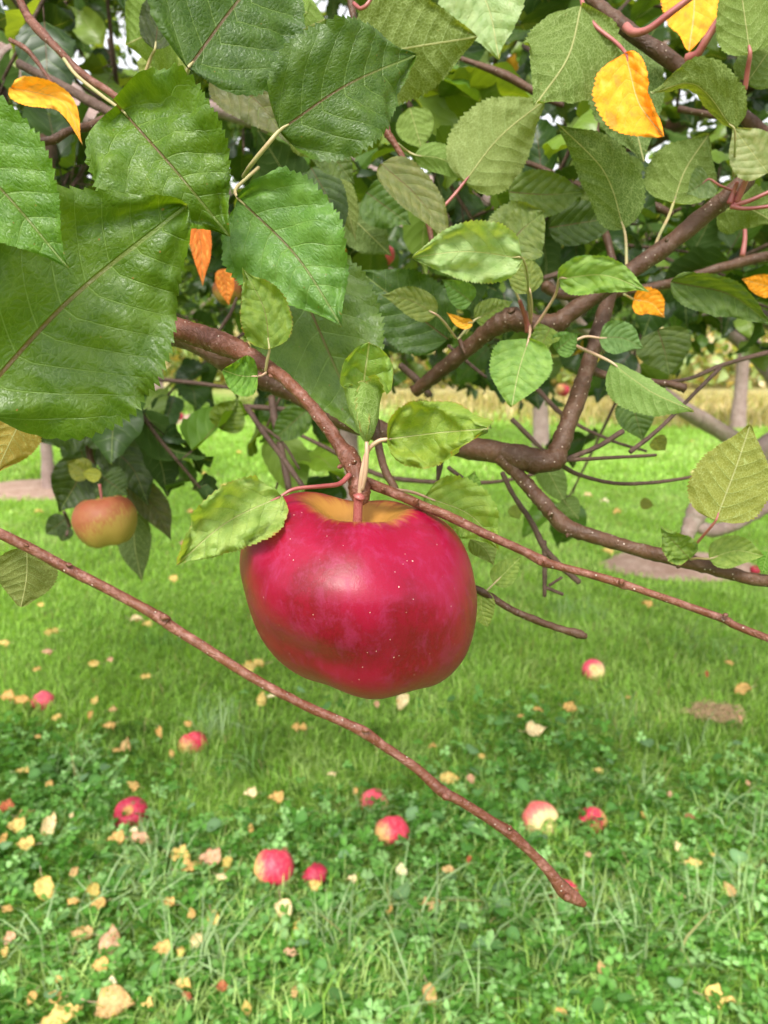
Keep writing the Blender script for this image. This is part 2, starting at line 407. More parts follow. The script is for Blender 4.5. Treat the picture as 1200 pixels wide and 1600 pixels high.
# clover: three heart leaflets each, on a short stem
def clover(name, N, x0, x1, y0, y1, thr, size, pal, seed, hz=(.018, .045), leaflets=3, tilt=.45):
    r = np.random.default_rng(seed)
    x = r.uniform(x0, x1, N); y = r.uniform(y0, y1, N)
    k = keep_patch(x, y) & (np.abs(x) < .62 * y + .4) & (vnoise(x, y, 6.0, 21) * .5 + .5 + (1.6 - y) * .9 + r.normal(0, .12, N) > thr)
    x, y = x[k], y[k]; N = len(x)
    ang0 = r.uniform(0, 6.28, N); h = r.uniform(*hz, N); s = size * r.uniform(.65, 1.25, N)
    tx, ty = r.normal(0, tilt, N), r.normal(0, tilt, N) - .12
    pal = np.array(pal); c0 = pal[r.integers(0, len(pal), N)] * r.uniform(.75, 1.3, N)[:, None]
    # leaflet outline in its own plane: x forward, y side ; centre vertex first
    if leaflets == 3:
        out = np.array([(0, 0), (.35, .36), (.75, .50), (1.02, .30), (.93, 0), (1.02, -.30), (.75, -.50), (.35, -.36)]); cen = (.55, 0)
    else:
        aa = np.linspace(.35, 2 * math.pi - .35, 11); out = np.array([(0.0, 0)] + [(.55 - .55 * math.cos(a) * 1.0 * (1 + .05 * (i % 2)), .62 * math.sin(a)) for i, a in enumerate(aa)]); cen = (.45, 0)
    m = len(out); Vs = []; Fs = []; Cs = []; off = 0
    for q in range(leaflets):
        a = ang0 + q * 2 * math.pi / max(leaflets, 1) + r.normal(0, .15, N)
        ca, sa = np.cos(a), np.sin(a)
        loc = np.concatenate([[cen], out])
        P_ = []
        for idx, (fx, fy) in enumerate(loc):
            zz = abs(fy) * .35 * s - .10 * s * fx ** 2 * (1) - (.0 if idx else .04 * s)
            X_ = (fx * ca - fy * sa) * s; Y_ = (fx * sa + fy * ca) * s
            P_.append(np.stack([x + X_, y + Y_, h + zz + X_ * tx + Y_ * ty], 1))
        V = np.stack(P_, 1); i = np.arange(N)[:, None] * (m + 1) + off
        for j in range(m): Fs.append(i + np.array([[0, 1 + j, 1 + (j + 1) % m]]))
        Vs.append(V.reshape(-1, 3)); C = np.ones((N, m + 1, 4)); C[:, :, :3] = c0[:, None, :]; C[:, 0, :3] *= 1.35
        Cs.append(C.reshape(-1, 4)); off += N * (m + 1)
    # stems
    st = np.stack([np.stack([x - .0005, y, 0 * x], 1), np.stack([x + .0005, y, 0 * x], 1), np.stack([x, y, h], 1)], 1)
    i = np.arange(N)[:, None] * 3 + off; Fs.append(i + np.array([[0, 1, 2]])); Vs.append(st.reshape(-1, 3))
    C = np.ones((N, 3, 4)); C[:, :, :3] = c0[:, None, :]; Cs.append(C.reshape(-1, 4))
    tag(mesh_arrays(name, np.concatenate(Vs), [np.concatenate(Fs)], M_BLADE, col=np.concatenate(Cs)), kind='stuff')
clover('clover', 30000, -1.7, 1.7, .75, 2.9, .38, .0125, [(.06, .17, .02), (.10, .25, .04), (.15, .32, .075), (.24, .42, .15)], 31)
clover('ground_ivy', 620, -1.6, 1.6, .75, 2.4, .30, .024, [(.11, .24, .07), (.16, .28, .13), (.09, .22, .05)], 32, hz=(.035, .05), leaflets=1, tilt=.3)

# ------------------------------------------------------------------ leaf geometry
PROF = np.array([(0, .0), (.012, .26), (.03, .46), (.07, .68), (.14, .87), (.25, .985), (.35, 1.0), (.5, .93), (.62, .79), (.72, .60), (.81, .37), (.87, .22), (.92, .12), (.97, .045), (1, 0)])
def half_width(v, rnd=0.0):
    a = np.interp(v, PROF[:, 0], PROF[:, 1]); b = np.sqrt(np.clip(1 - (2 * v - 1) ** 2, 0, 1)) ** .9
    return a * (1 - rnd * .5) + b * rnd * .5
def smooth_prof(v, rnd): 
    return (half_width(v - .012, rnd) * (v > .012) + half_width(v, rnd) + half_width(np.minimum(v + .012, 1), rnd)) / 3

def leaf_mesh(mid, width, roll=0, fold=.2, curl=0, top=True, asym=0, ruffle=.02, teeth=24, rows=None, cols=7, rnd=0.0, seed=0, nveins=7, twist=0, view=None, wrap=0, corr=.026):
    """mid: list of >=2 world points along the midrib, base to tip. width = full width in metres."""
    r = random.Random(seed)
    rows = rows or teeth * 4 + 1
    C = catmull([np.array((*p, 0.0)) for p in mid], 24); C = np.array([c[:3] for c in C])
    L = np.concatenate([[0], np.cumsum(np.linalg.norm(np.diff(C, axis=0), axis=1))]); tot = L[-1]
    v = np.linspace(0, 1, rows); cen = np.stack([np.interp(v * tot, L, C[:, k]) for k in range(3)], 1)
    T = np.gradient(cen, axis=0); T /= np.linalg.norm(T, axis=1)[:, None]
    vw = np.array(view) if view is not None else None
    us = np.linspace(-1, 1, 2 * cols + 1)
    hw = smooth_prof(v, rnd); hw[0] = 0.0; hw[-1] = 0.0
    V = []; U = []; W = []
    sgn = 1.0 if top else -1.0
    off_vein = r.random()
    S0 = None
    for i in range(rows):
        tocam = (vw if vw is not None else (np.array(CAMP) - cen[i])); tocam = tocam / np.linalg.norm(tocam)
        S = np.cross(T[i], tocam)
        nn = np.linalg.norm(S)
        if nn < .25 and S0 is not None: S = S0
        else: S /= nn
        if S0 is not None and S.dot(S0) < 0: S = -S
        S0 = S
        N = np.cross(S, T[i]); N /= np.linalg.norm(N)      # toward the viewer
        a = roll + twist * (v[i] - .5)
        S2 = S * math.cos(a) + N * math.sin(a); N2 = (N * math.cos(a) - S * math.sin(a)) * sgn   # N2 = upper side of the leaf
        for u in us:
            w = width * .5 * hw[i] * (1 + asym * (1 if u > 0 else -1))
            uu = u
            if abs(u) > .999 and 0 < i < rows - 1:
                ph = (v[i] * teeth + (.37 if u > 0 else 0)) % 1.0
                big = .55 + .9 * (mnoise.noise(Vector((v[i] * 9, seed * .7, 5.0 if u > 0 else 1.0))) * .5 + .5)
                uu = u * (1 + (.080 * big * (1 - ph) - .02) * min(1, 1.4 / max(.35, hw[i])) * min(1, 40 * width * .5 * hw[i] / max(width, 1e-6) * .05 + .6))
            x = abs(uu) * w; xr_ = abs(u) * hw[i]
            fo = fold + curl * abs(uu) ** 1.3
            sx = x * math.cos(fo * .9) * (1 if u >= 0 else -1); nz = x * math.sin(fo)
            if wrap:
                wv = max(.5, wrap * (1.30 - 1.15 * v[i] ** 1.3)); th = wv * abs(uu); sx = w * math.sin(th) / wv * (1 if u >= 0 else -1); nz = w * (1 - math.cos(th)) / wv
            sv = (v[i] - .20 * xr_ - .13 * xr_ * xr_ + .016 * mnoise.noise(Vector((v[i] * 5, 2.0 if u > 0 else 0.0, seed * 1.1)))) * nveins + (off_vein if u > 0 else .0) * .6
            nz += width * corr * abs(math.sin(math.pi * sv)) * min(1, abs(u) * 3) * hw[i]
            q = Vector((u * 1.6 + seed * 1.7, v[i] * 3.4, seed * .37))
            nz += width * ruffle * (abs(u) ** 1.2) * (mnoise.noise(q) * 3.2 + 1.8 * mnoise.noise(q * 2.6)) + width * ruffle * .9 * mnoise.noise(q * 1.3 + Vector((3, 3, 3))) * hw[i]
            V.append(cen[i] + S2 * sx + N2 * nz)
            U.append((u, v[i])); xr = abs(u) * hw[i]
            s = v[i] - .20 * xr - .13 * xr * xr + .016 * mnoise.noise(Vector((v[i] * 5, 2.0 if u > 0 else 0.0, seed * 1.1)))
            W.append((s * nveins + (off_vein if u > 0 else .0) * .6 + (.5 if u > 0 else 0) * 0, u * hw[i]))
    F = grid_faces(rows, 2 * cols + 1)
    # winding so that the front face is the leaf's upper side
    i0 = rows // 2 * (2 * cols + 1) + cols; Va = np.array(V)
    nf = np.cross(Va[i0 + 1] - Va[i0], Va[i0 + 2 * cols + 1] - Va[i0])
    tocam = (vw if vw is not None else (np.array(CAMP) - Va[i0]))
    up = nf.dot(tocam * math.cos(roll)) * sgn
    if abs(math.cos(roll)) < .15: up = 1
    if up < 0: F = F[:, ::-1]
    return Va, F, np.array(U), np.array(W)

def tint_array(n, rgb, edge=0.0):
    c = np.ones((n, 4)); c[:, :3] = rgb; c[:, 3] = edge; return c

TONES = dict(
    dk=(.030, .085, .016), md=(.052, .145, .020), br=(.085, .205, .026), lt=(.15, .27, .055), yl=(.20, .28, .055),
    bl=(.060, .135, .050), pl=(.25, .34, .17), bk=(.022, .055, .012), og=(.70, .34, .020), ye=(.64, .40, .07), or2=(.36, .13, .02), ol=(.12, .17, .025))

# ------------------------------------------------------------------ the near apple tree
tree = empty('apple_tree', TRUNK, label='large near apple tree whose leafy branches fill the upper half of the picture', cat='apple tree')
def D(rows):
    out = []
    for (x, y, w, d) in rows:
        p = P(x, y, d); out.append((p.x, p.y, p.z, w * .5 / FPX * d))
    return out
def branch(rows, mat=M_BARK, name='branch', seg=12, rough=.10, seed=0, extra=None, before=None, after=None, buds=(), n=8, stubs=()):
    pts = (before or []) + D(rows) + (after or []); rough *= 1.45
    b = Bag(); V, F, T = tube(pts, seg=seg, n=n, rough=rough, seed=seed); b.add(V, F, T)
    for (x, y, dx, dy, w, l, d) in buds:
        c = P(x, y, d); e = P(x + dx, y + dy, d * .995)
        V, F, T = blob(c, e - c, w * .5 / FPX * d, l / FPX * d, seed=int(x)); b.add(V, F, T)
    return b.build(name, mat, tree)

# trunk and scaffold limbs of the same tree, standing 3.5 m away
tx, ty = TRUNK.x, TRUNK.y
V, F, T = tube([(tx - .01, ty, -.05, .085), (tx, ty, .08, .068), (tx + .01, ty, .35, .060), (tx - .015, ty, .7, .058), (tx + .01, ty - .02, 1.0, .056), (tx, ty - .05, 1.22, .06)], seg=20, n=6, rough=.12, seed=4)
bb = Bag(); bb.add(V, F, T); bb.build('trunk', M_LIMB, tree)
def limb(pts, seed=0, mat=M_LIMB):
    V, F, T = tube(pts, seg=14, n=10, rough=.13, seed=seed); b = Bag(); b.add(V, F, T); b.build('limb', mat, tree)
def W4(px, py, d, r): p = P(px, py, d); return (p.x, p.y, p.z, r)
top0 = (tx, ty - .05, 1.16)
limb([(*top0, .05), (tx + .10, ty - .6, 1.42, .040), W4(840, 345, 2.1, .034), W4(760, 325, 1.6, .027), W4(690, 298, 1.35, .022), W4(590, 282, 1.25, .019), W4(500, 232, 1.15, .016), W4(400, 190, 1.1, .012), W4(300, 160, 1.05, .008)], 1)
limb([(*top0, .048), (tx + .5, ty - .4, 1.26, .036), (tx + 1.1, ty - 1.2, 1.16, .028), W4(1330, 790, 1.75, .024), W4(1210, 722, 1.6, .0185), W4(1140, 682, 1.5, .0165), W4(1040, 620, 1.4, .0145), W4(960, 552, 1.3, .011), W4(900, 500, 1.25, .008), W4(860, 440, 1.2, .005)], 2)
limb([(*top0, .05), (tx - .3, ty - .8, 1.5, .040), (-.75, 1.9, 1.62, .033), W4(-60, 40, 1.2, .024), W4(85, 140, .82, .018), W4(130, 172, .78, .0135), W4(190, 215, .76, .010), W4(250, 260, .75, .006)], 3)
limb([(*top0, .045), (tx - .6, ty - .2, 1.6, .03), (tx - 1.2, ty, 2.0, .02), (tx - 1.6, ty + .1, 2.4, .01)], 5)
limb([(*top0, .045), (tx + .5, ty + .3, 1.7, .03), (tx + 1.1, ty + .4, 2.1, .02), (tx + 1.5, ty + .4, 2.5, .01)], 6)
limb([(*top0, .045), (tx + .1, ty - .1, 1.8, .03), (tx + .3, ty - .5, 2.3, .02), (tx + .2, ty - .8, 2.8, .01)], 7)

# near branches (photo position, thickness, distance)
left_link = [(-.72, 1.95, 1.60, .028), (-.52, 1.2, 1.42, .018), W4(-140, 250, .62, .010), W4(90, 400, .40, .0062)]
branch([(200, 478, 40, .32), (262, 508, 38, .30), (310, 524, 35, .295), (345, 536, 37, .29), (375, 548, 31, .285), (410, 568, 24, .28), (445, 592, 20, .275), (480, 628, 20, .27), (512, 668, 21, .266), (532, 698, 24, .264), (546, 716, 33, .262), (556, 738, 27, .26), (561, 762, 35, .259), (564, 778, 29, .259), (565, 786, 20, .259)],
       mat=M_TWIG, before=left_link, rough=.10, seed=1, seg=18,
       buds=[(541, 712, -14, -6, 14, 12, .262), (550, 724, 12, -10, 10, 10, .258), (534, 728, -10, 4, 9, 9, .258), (418, 578, 0, -16, 12, 12, .277), (409, 584, -10, 6, 7, 10, .274), (420, 586, 10, 6, 6, 10, .274)])
branch([(300, 532, 36, .42), (380, 582, 32, .43), (450, 612, 28, .44), (520, 650, 28, .44), (600, 676, 32, .43), (680, 690, 34, .42), (740, 700, 37, .41), (800, 712, 38, .40), (845, 720, 40, .40), (872, 716, 40, .40)],
       before=[(-.60, 1.6, 1.5, .026), (-.40, 1.0, 1.30, .018), W4(60, 400, .5, .011)], seed=2, rough=.16, seg=18)
branch([(866, 722, 36, .40), (874, 700, 32, .402), (888, 660, 27, .405), (903, 620, 27, .41), (916, 580, 25, .415), (932, 530, 24, .42), (946, 482, 23, .425), (958, 448, 20, .43), (975, 425, 14, .43)], seed=3, rough=.14, seg=14)
branch([(648, 612, 20, .45), (680, 586, 23, .44), (710, 562, 25, .43), (745, 532, 26, .42), (775, 510, 31, .41), (800, 499, 36, .405), (835, 506, 30, .40), (868, 505, 32, .40), (890, 490, 27, .40), (950, 447, 26, .40), (1030, 392, 27, .40), (1100, 338, 27, .395), (1140, 305, 28, .39), (1165, 280, 28, .39), (1195, 240, 24, .40)],
       mat=M_BARK, after=[W4(1300, 130, .47, .008), (.62, 1.0, 1.42, .012), (.6, 1.9, 1.5, .02), (.1, 3.2, 1.3, .03)], seed=4, rough=.13, seg=18,
       buds=[(955, 442, 10, -14, 8, 9, .39), (1040, 378, 6, -10, 7, 8, .39), (800, 488, -6, -12, 16, 8, .40), (718, 530, 6, 16, 9, 30, .42), (826, 514, 4, 8, 10, 10, .395)])
branch([(780, 712, 26, .40), (806, 738, 22, .40), (830, 765, 22, .40), (848, 785, 24, .395), (868, 808, 25, .395), (892, 826, 25, .39), (940, 842, 22, .385), (1010, 862, 22, .38), (1070, 876, 24, .375), (1130, 892, 22, .37), (1200, 908, 21, .365)],
       after=[W4(1320, 900, .40, .005), (.45, .8, 1.0, .010), (.75, 1.6, 1.1, .016), (.97, 2.35, 1.16, .024)], seed=5, rough=.13, seg=16,
       buds=[(862, 800, -8, 8, 10, 10, .39), (888, 834, -4, 10, 8, 8, .385), (930, 835, 8, -8, 9, 8, .385), (1068, 868, -6, -10, 10, 10, .37), (1058, 884, 6, 6, 8, 6, .37)])
branch([(568, 752, 18, .262), (610, 768, 16, .258), (660, 790, 15, .252), (700, 806, 15, .25), (760, 835, 14, .246), (820, 862, 14, .243), (848, 877, 17, .242), (870, 884, 13, .241), (920, 897, 12.5, .238), (965, 910, 14, .235), (976, 914, 15, .235), (990, 918, 12, .234), (1060, 942, 12, .23), (1130, 967, 13, .226), (1150, 978, 12, .225), (1215, 1003, 12, .22), (1300, 1035, 12, .21)],
       mat=M_TWIG, name='twig', seed=6, rough=.06, seg=14, buds=[(842, 876, 4, 8, 12, 9, .24), (972, 906, -2, 8, 12, 9, .233), (1130, 962, 8, -2, 8, 9, .224), (648, 786, 6, -6, 10, 10, .25), (597, 766, 4, -8, 10, 8, .256)])
branch([(0, 834, 17, .235), (50, 858, 16.5, .233), (105, 888, 17, .231), (160, 916, 16.5, .229), (220, 948, 16, .227), (255, 968, 19, .226), (268, 979, 17, .226), (330, 1018, 15.5, .224), (400, 1062, 15, .222), (480, 1104, 14.5, .22), (540, 1130, 15, .219), (572, 1146, 18, .218), (600, 1166, 14.5, .218), (650, 1200, 15, .217), (690, 1236, 18, .216), (720, 1252, 15, .216), (770, 1284, 15, .216), (797, 1302, 18, .215), (830, 1332, 15, .215), (860, 1364, 17, .215), (882, 1392, 24, .215), (900, 1404, 19, .215), (914, 1414, 9, .215)],
       mat=M_TWIG, name='twig', before=[(-.55, 1.25, 1.43, .016), (-.40, .75, 1.17, .008), W4(-260, 720, .30, .0036), W4(-110, 782, .25, .002)], seed=7, rough=.07, seg=14, n=6,
       buds=[(252, 964, 14, 2, 12, 14, .224), (566, 1140, 14, 2, 11, 14, .216), (692, 1242, 8, 6, 13, 14, .214), (798, 1296, -2, -8, 9, 10, .214), (884, 1398, 4, 6, 16, 12, .213), (104, 882, 14, 2, 9, 12, .229), (38, 850, 8, 4, 8, 10, .232)])
TW = [  # thinner twigs, all seen in the photo
    ([(925, 578, 15, .43), (945, 586, 13, .43), (1000, 595, 11, .43), (1045, 600, 11, .43), (1070, 607, 15, .43)], M_BARK),
    ([(877, 720, 9, .41), (930, 700, 8, .42), (973, 674, 9, .43)], M_DARK),
    ([(877, 719, 7, .41), (940, 716, 6, .42), (1025, 711, 5, .43)], M_DARK),
    ([(985, 706, 8, .43), (1030, 670, 7, .44), (1075, 625, 6, .45), (1125, 575, 7, .46)], M_DARK),
    ([(1000, 600, 4, .46), (1075, 592, 6, .47), (1130, 570, 7, .48), (1210, 548, 8, .5)], M_DARK),
    ([(874, 725, 8, .42), (905, 742, 7, .43), (960, 755, 6, .44), (1020, 754, 6, .45), (1080, 745, 5, .46), (1140, 730, 4, .47)], M_DARK),
    ([(800, 655, 8, .6), (845, 700, 7, .58), (868, 716, 8, .42)], M_DARK),
    ([(840, 608, 7, .7), (870, 640, 8, .65), (905, 665, 6, .6), (960, 690, 5, .58), (1010, 705, 4, .56)], M_DARK),
    ([(785, 738, 8, .44), (800, 770, 8, .44), (830, 815, 9, .44), (852, 858, 10, .44), (880, 888, 9, .44), (905, 910, 9, .44)], M_DARK),
    ([(850, 845, 8, .44), (851, 885, 8, .44), (851, 932, 6, .44)], M_DARK),
    ([(853, 918, 6, .44), (880, 929, 5, .44)], M_DARK), ([(858, 915, 5, .44), (878, 902, 4, .44)], M_DARK),
    ([(700, 905, 11, .31), (752, 924, 12, .31), (800, 953, 11, .31), (845, 972, 12, .31), (880, 984, 11, .31), (903, 990, 15, .31), (916, 995, 9, .31)], M_BARK),
    ([(385, 635, 9, .6), (415, 680, 9, .58), (445, 720, 9, .56), (474, 762, 8, .55)], M_DARK),
    ([(424, 620, 12, .75), (430, 660, 12, .74), (440, 705, 12, .73), (452, 765, 11, .72)], M_DARK),
    ([(400, 660, 6, .6), (440, 690, 5, .6), (468, 733, 4, .6)], M_DARK),
    ([(586, 655, 14, .36), (592, 700, 13, .36), (602, 735, 13, .355), (618, 765, 12, .35)], M_BARK),
    ([(380, 635, 9, .75), (480, 642, 8, .75), (560, 648, 7, .74)], M_DARK),
    ([(470, 680, 6, .7), (520, 705, 7, .7), (575, 735, 8, .7), (620, 748, 8, .7), (700, 754, 7, .7), (780, 752, 6, .7), (860, 735, 6, .7)], M_DARK),
    ([(690, 690, 10, .44), (688, 720, 12, .44), (684, 750, 6, .44)], M_DARK),
    ([(700, 730, 7, .46), (728, 755, 7, .46), (735, 790, 8, .46)], M_DARK),
    ([(20, -30, 12, .37), (40, 20, 13, .37), (62, 48, 16, .365), (85, 72, 12, .36), (125, 112, 11, .36), (165, 140, 11, .355), (208, 170, 11, .35)], M_TWIG),
    ([(15, 62, 7, .42), (42, 78, 8, .42), (66, 108, 6, .42), (90, 145, 6, .42), (112, 182, 5, .42)], M_TWIG),
    ([(30, 100, 14, .55), (90, 130, 14, .54), (140, 158, 16, .53), (182, 180, 14, .52)], M_DARK),
    ([(58, 222, 11, .40), (85, 218, 14, .40), (105, 206, 12, .40), (135, 198, 13, .41), (170, 188, 18, .42)], M_BARK),
    ([(60, 280, 13, .46), (100, 308, 10, .46), (150, 340, 9, .46)], M_BARK),
    ([(905, -20, 13, .42), (935, 8, 20, .415), (975, 42, 24, .41), (1010, 68, 25, .41), (1045, 92, 25, .41), (1075, 112, 24, .41), (1110, 140, 18, .415), (1150, 172, 20, .42), (1205, 218, 24, .425), (1270, 260, 24, .43)], M_BARK),
    ([(934, 165, 9, .55), (930, 215, 11, .55), (926, 250, 13, .55), (930, 300, 14, .55), (938, 340, 13, .55), (952, 385, 12, .55), (962, 430, 11, .54)], M_BARK),
    ([(545, -20, 10, .38), (550, 15, 11, .38), (556, 45, 9, .38)], M_BARK), ([(553, 5, 6, .375), (562, 13, 6, .372), (572, 9, 6, .37), (582, -6, 6, .37)], M_PETR),
    ([(597, 170, 7, .40), (604, 205, 13, .40), (612, 218, 11, .40), (626, 240, 9, .40), (640, 270, 10, .40), (655, 310, 10, .40), (668, 345, 9, .40), (676, 385, 8, .40)], M_TWIG),
    ([(690, 80, 6, .6), (730, 95, 8, .6), (790, 118, 13, .6), (850, 152, 11, .6), (880, 165, 8, .6)], M_BARK),
    ([(800, 245, 8, .65), (850, 265, 9, .65), (905, 290, 11, .64), (960, 306, 13, .63), (1015, 320, 15, .62), (1050, 335, 10, .62)], M_BARK),
    ([(1060, 170, 10, .5), (1110, 180, 10, .5), (1180, 190, 10, .5)], M_BARK),
    ([(850, 445, 20, .62), (875, 460, 16, .62), (930, 462, 14, .61), (1000, 452, 14, .6), (1060, 440, 15, .6), (1120, 420, 15, .6), (1200, 400, 16, .6), (1260, 390, 16, .6)], M_BARK),
    ([(850, 435, 9, .6), (880, 425, 9, .6), (930, 405, 7, .6)], M_DARK),
    ([(625, 570, 10, .5), (650, 592, 12, .5), (672, 618, 10, .5)], M_DARK), ([(700, 540, 6, .55), (735, 570, 6, .55), (760, 590, 5, .55)], M_DARK),
    ([(1066, 862, 8, 1.0), (1073, 838, 20, 1.0), (1084, 812, 30, 1.0), (1096, 792, 32, 1.0), (1120, 765, 30, 1.02), (1150, 735, 28, 1.05), (1200, 690, 26, 1.1), (1260, 640, 26, 1.2)], M_LIMB),
    ([(1082, 818, 18, 1.0), (1112, 828, 22, 1.0), (1150, 818, 20, 1.0), (1200, 792, 18, 1.0), (1260, 770, 18, 1.0)], M_LIMB),
    ([(130, 625, 9, .72), (137, 670, 10, .72), (140, 710, 11, .72), (148, 745, 10, .72), (155, 772, 8, .72)], M_BARK),
    ([(100, 800, 5, .80), (108, 820, 6, .82), (104, 838, 5, .82)], M_DARK), ([(170, 842, 4, .8), (190, 855, 4, .8), (206, 870, 4, .8)], M_DARK),
    ([(340, 520, 5, .5), (360, 490, 6, .5), (370, 465, 4, .5)], M_DARK), ([(240, 592, 7, .8), (300, 598, 7, .8), (360, 606, 6, .8)], M_DARK),
]
for i, (rows, mt) in enumerate(TW):
    branch(rows, mat=mt, name='twig' if rows[0][2] < 16 else 'branch', seed=20 + i, rough=.14, seg=10, n=6)

# red leaf stalks that branch off the upper right limb and its tip
for i, rows in enumerate([[(978, 42, 15, .405), (990, 51, 13, .40), (1012, 46, 11, .395), (1045, 22, 11, .39), (1085, -8, 10, .385)], [(1074, 92, 17, .40), (1090, 84, 13, .395), (1106, 58, 12, .39), (1132, 18, 12, .385), (1152, -14, 11, .38)],
        [(1140, 318, 11, .38), (1146, 300, 7, .378), (1152, 284, 6, .375)], [(1150, 316, 12, .38), (1162, 290, 9, .375), (1182, 246, 8, .365)], [(1146, 320, 9, .38), (1170, 314, 7, .378), (1206, 298, 6, .375)], [(1142, 322, 9, .38), (1165, 326, 6, .378), (1206, 322, 6, .375)],
        [(1160, 400, 9, .5), (1164, 370, 7, .5), (1162, 340, 5, .5)], [(826, 518, 12, .393), (822, 500, 8, .39), (812, 470, 6, .38)]]):
    branch(rows, mat=M_PETR, name='petiole', seed=70 + i, rough=.05, seg=8, n=6)

hero_n = [0]
def leaf(b, t, w, d, bend=(0, 0), dm=0, tone='md', pet=None, petm=None, edge=0.0, **k):
    """b,t: photo positions of blade base and tip; w: width px; d: distance (base, tip); bend: offset of the middle; dm: depth offset of middle"""
    i = hero_n[0]; hero_n[0] += 1
    db, dt = (d if isinstance(d, tuple) else (d, d)); dmid = (db + dt) / 2
    mx, my = (b[0] + t[0]) / 2 + bend[0], (b[1] + t[1]) / 2 + bend[1]
    mid = [P(b[0], b[1], db), P(mx, my, dmid + dm), P(t[0], t[1], dt)]
    k.setdefault('ruffle', .035); k.setdefault('seed', i * 7 + 1)
    Lpx = math.hypot(b[0] - t[0], b[1] - t[1]); k.setdefault('teeth', 28 if Lpx > 150 else (24 if Lpx > 80 else 18)); k.setdefault('cols', 7 if Lpx > 110 else 5)
    Va, F, U, Wv = leaf_mesh(mid, w / FPX * dmid, **k)
    rgb = TONES[tone] if isinstance(tone, str) else tone
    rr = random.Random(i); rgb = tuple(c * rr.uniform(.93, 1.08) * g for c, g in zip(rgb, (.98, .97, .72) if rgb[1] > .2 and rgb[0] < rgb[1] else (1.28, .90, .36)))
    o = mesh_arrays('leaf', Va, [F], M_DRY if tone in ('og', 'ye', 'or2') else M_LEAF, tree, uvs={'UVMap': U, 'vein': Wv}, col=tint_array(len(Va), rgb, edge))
    if tone in ('og', 'ye', 'or2'): o['label'] = 'leaf turned orange yellow'
    if pet:
        pts = [(*mid[0], .0011 * dmid / .3)]
        p0 = np.array(mid[0]); nx = np.array(mid[1]) - p0; nx = nx / np.linalg.norm(nx); pw = (pet[0][3] if len(pet[0]) > 3 else 5) * .5 / FPX * dmid; pts = [(*(p0 + nx * .004), pw * .45), (*p0, pw * .85)]
        for q in pet:
            pp = P(q[0], q[1], q[2]); pts.append((pp.x, pp.y, pp.z, (q[3] if len(q) > 3 else 5.5) * .5 / FPX * q[2]))
        V, F2, T2 = tube(pts, seg=8, n=6, rough=.04, seed=i); bg_ = Bag(); bg_.add(V, F2, T2)
        bg_.build('petiole', petm or M_PET, o)
    return o

# ---- large leaves on the left, close to the lens
leaf((-45, 636), (290, 322), 355, (.245, .255), bend=(-14, -10), tone='md', fold=.10, ruffle=.06, asym=.03, teeth=30, rnd=.55, nveins=9, seed=3)
leaf((-150, 170), (106, 418), 215, (.205, .215), bend=(10, -12), tone=(.06, .175, .022), fold=.22, ruffle=.03, teeth=28)
leaf((190, 172), (359, 370), 215, (.283, .290), bend=(0, -4), dm=-.008, tone=(.055, .155, .020), fold=.16, rnd=.05, ruffle=.07, teeth=28, pet=[(160, 150, .31), (120, 118, .335), (100, 92, .35)])
leaf((293, 108), (470, -105), 235, (.30, .31), bend=(-6, -4), tone=(.035, .105, .020), fold=.16, rnd=.3, teeth=28, pet=[(285, 128, .305, 7), (272, 158, .32, 7), (262, 190, .34, 6)])
leaf((437, 204), (650, 86), 178, (.285, .30), bend=(-2, -12), dm=-.008, tone=(.045, .13, .030), fold=.12, rnd=.35, ruffle=.04, teeth=28, pet=[(418, 226, .285, 7), (392, 258, .29, 7), (380, 276, .30, 6)])
leaf((372, 310), (534, 510), 190, (.305, .30), bend=(10, -10), tone=(.095, .205, .045), fold=.14, rnd=.05, ruffle=.075, teeth=28, pet=[(368, 296, .31), (384, 280, .32), (404, 262, .33)])
leaf((448, 396), (572, 682), 205, (.345, .335), bend=(2, 8), tone=(.060, .15, .055), fold=.12, rnd=.3, ruffle=.05, teeth=28)
leaf((421, 546), (380, 420), 80, (.272, .268), bend=(12, 0), tone=(.15, .24, .04), fold=.28, edge=1, ruffle=.08, pet=[(418, 560, .273, 5), (415, 580, .276, 5)])
leaf((402, 588), (348, 578), 66, (.272, .268), bend=(0, 4), tone=(.13, .25, .05), fold=.35, ruffle=.08, edge=.6, rnd=.6, pet=[(410, 586, .274, 4), (416, 582, .276, 4)], petm=M_PETP)
# ---- leaves around the hanging apple
o = leaf((608, 686), (764, 670), 122, (.25, .235), bend=(0, -2), dm=.004, tone=(.20, .30, .055), fold=.25, curl=.35, edge=1, ruffle=.16, rnd=.35, pet=[(590, 690, .25, 7), (574, 706, .252, 7), (566, 738, .253, 8), (562, 770, .256, 8), (560, 790, .258, 7)], petm=M_PETP)
leaf((573, 692), (577, 534), 170, (.250, .254), bend=(-8, 4), dm=.010, tone=(.18, .30, .07), wrap=3.0, edge=.7, ruffle=.06, rnd=1.2, teeth=22, cols=12, asym=.1, pet=[(573, 712, .25, 7), (571, 740, .252, 7), (566, 765, .255, 6)], petm=M_PETP)
leaf((438, 776), (279, 880), 110, (.242, .235), bend=(-4, -12), dm=-.004, tone=(.25, .36, .11), fold=.20, curl=.3, edge=.9, ruffle=.15, rnd=.2, pet=[(460, 764, .243, 6), (500, 760, .247, 7), (530, 756, .252, 8), (546, 742, .256, 9)], petm=M_PETR)
leaf((664, 776), (778, 858), 96, (.272, .275), bend=(14, -12), tone=(.22, .33, .07), fold=.2, ruffle=.09, pet=[(640, 768, .268, 5), (610, 764, .262, 5), (590, 760, .26, 5)], petm=M_PETP)
leaf((735, 842), (772, 884), 40, (.29, .29), bend=(4, -6), tone=(.17, .22, .05), fold=.3, top=False, edge=.6)
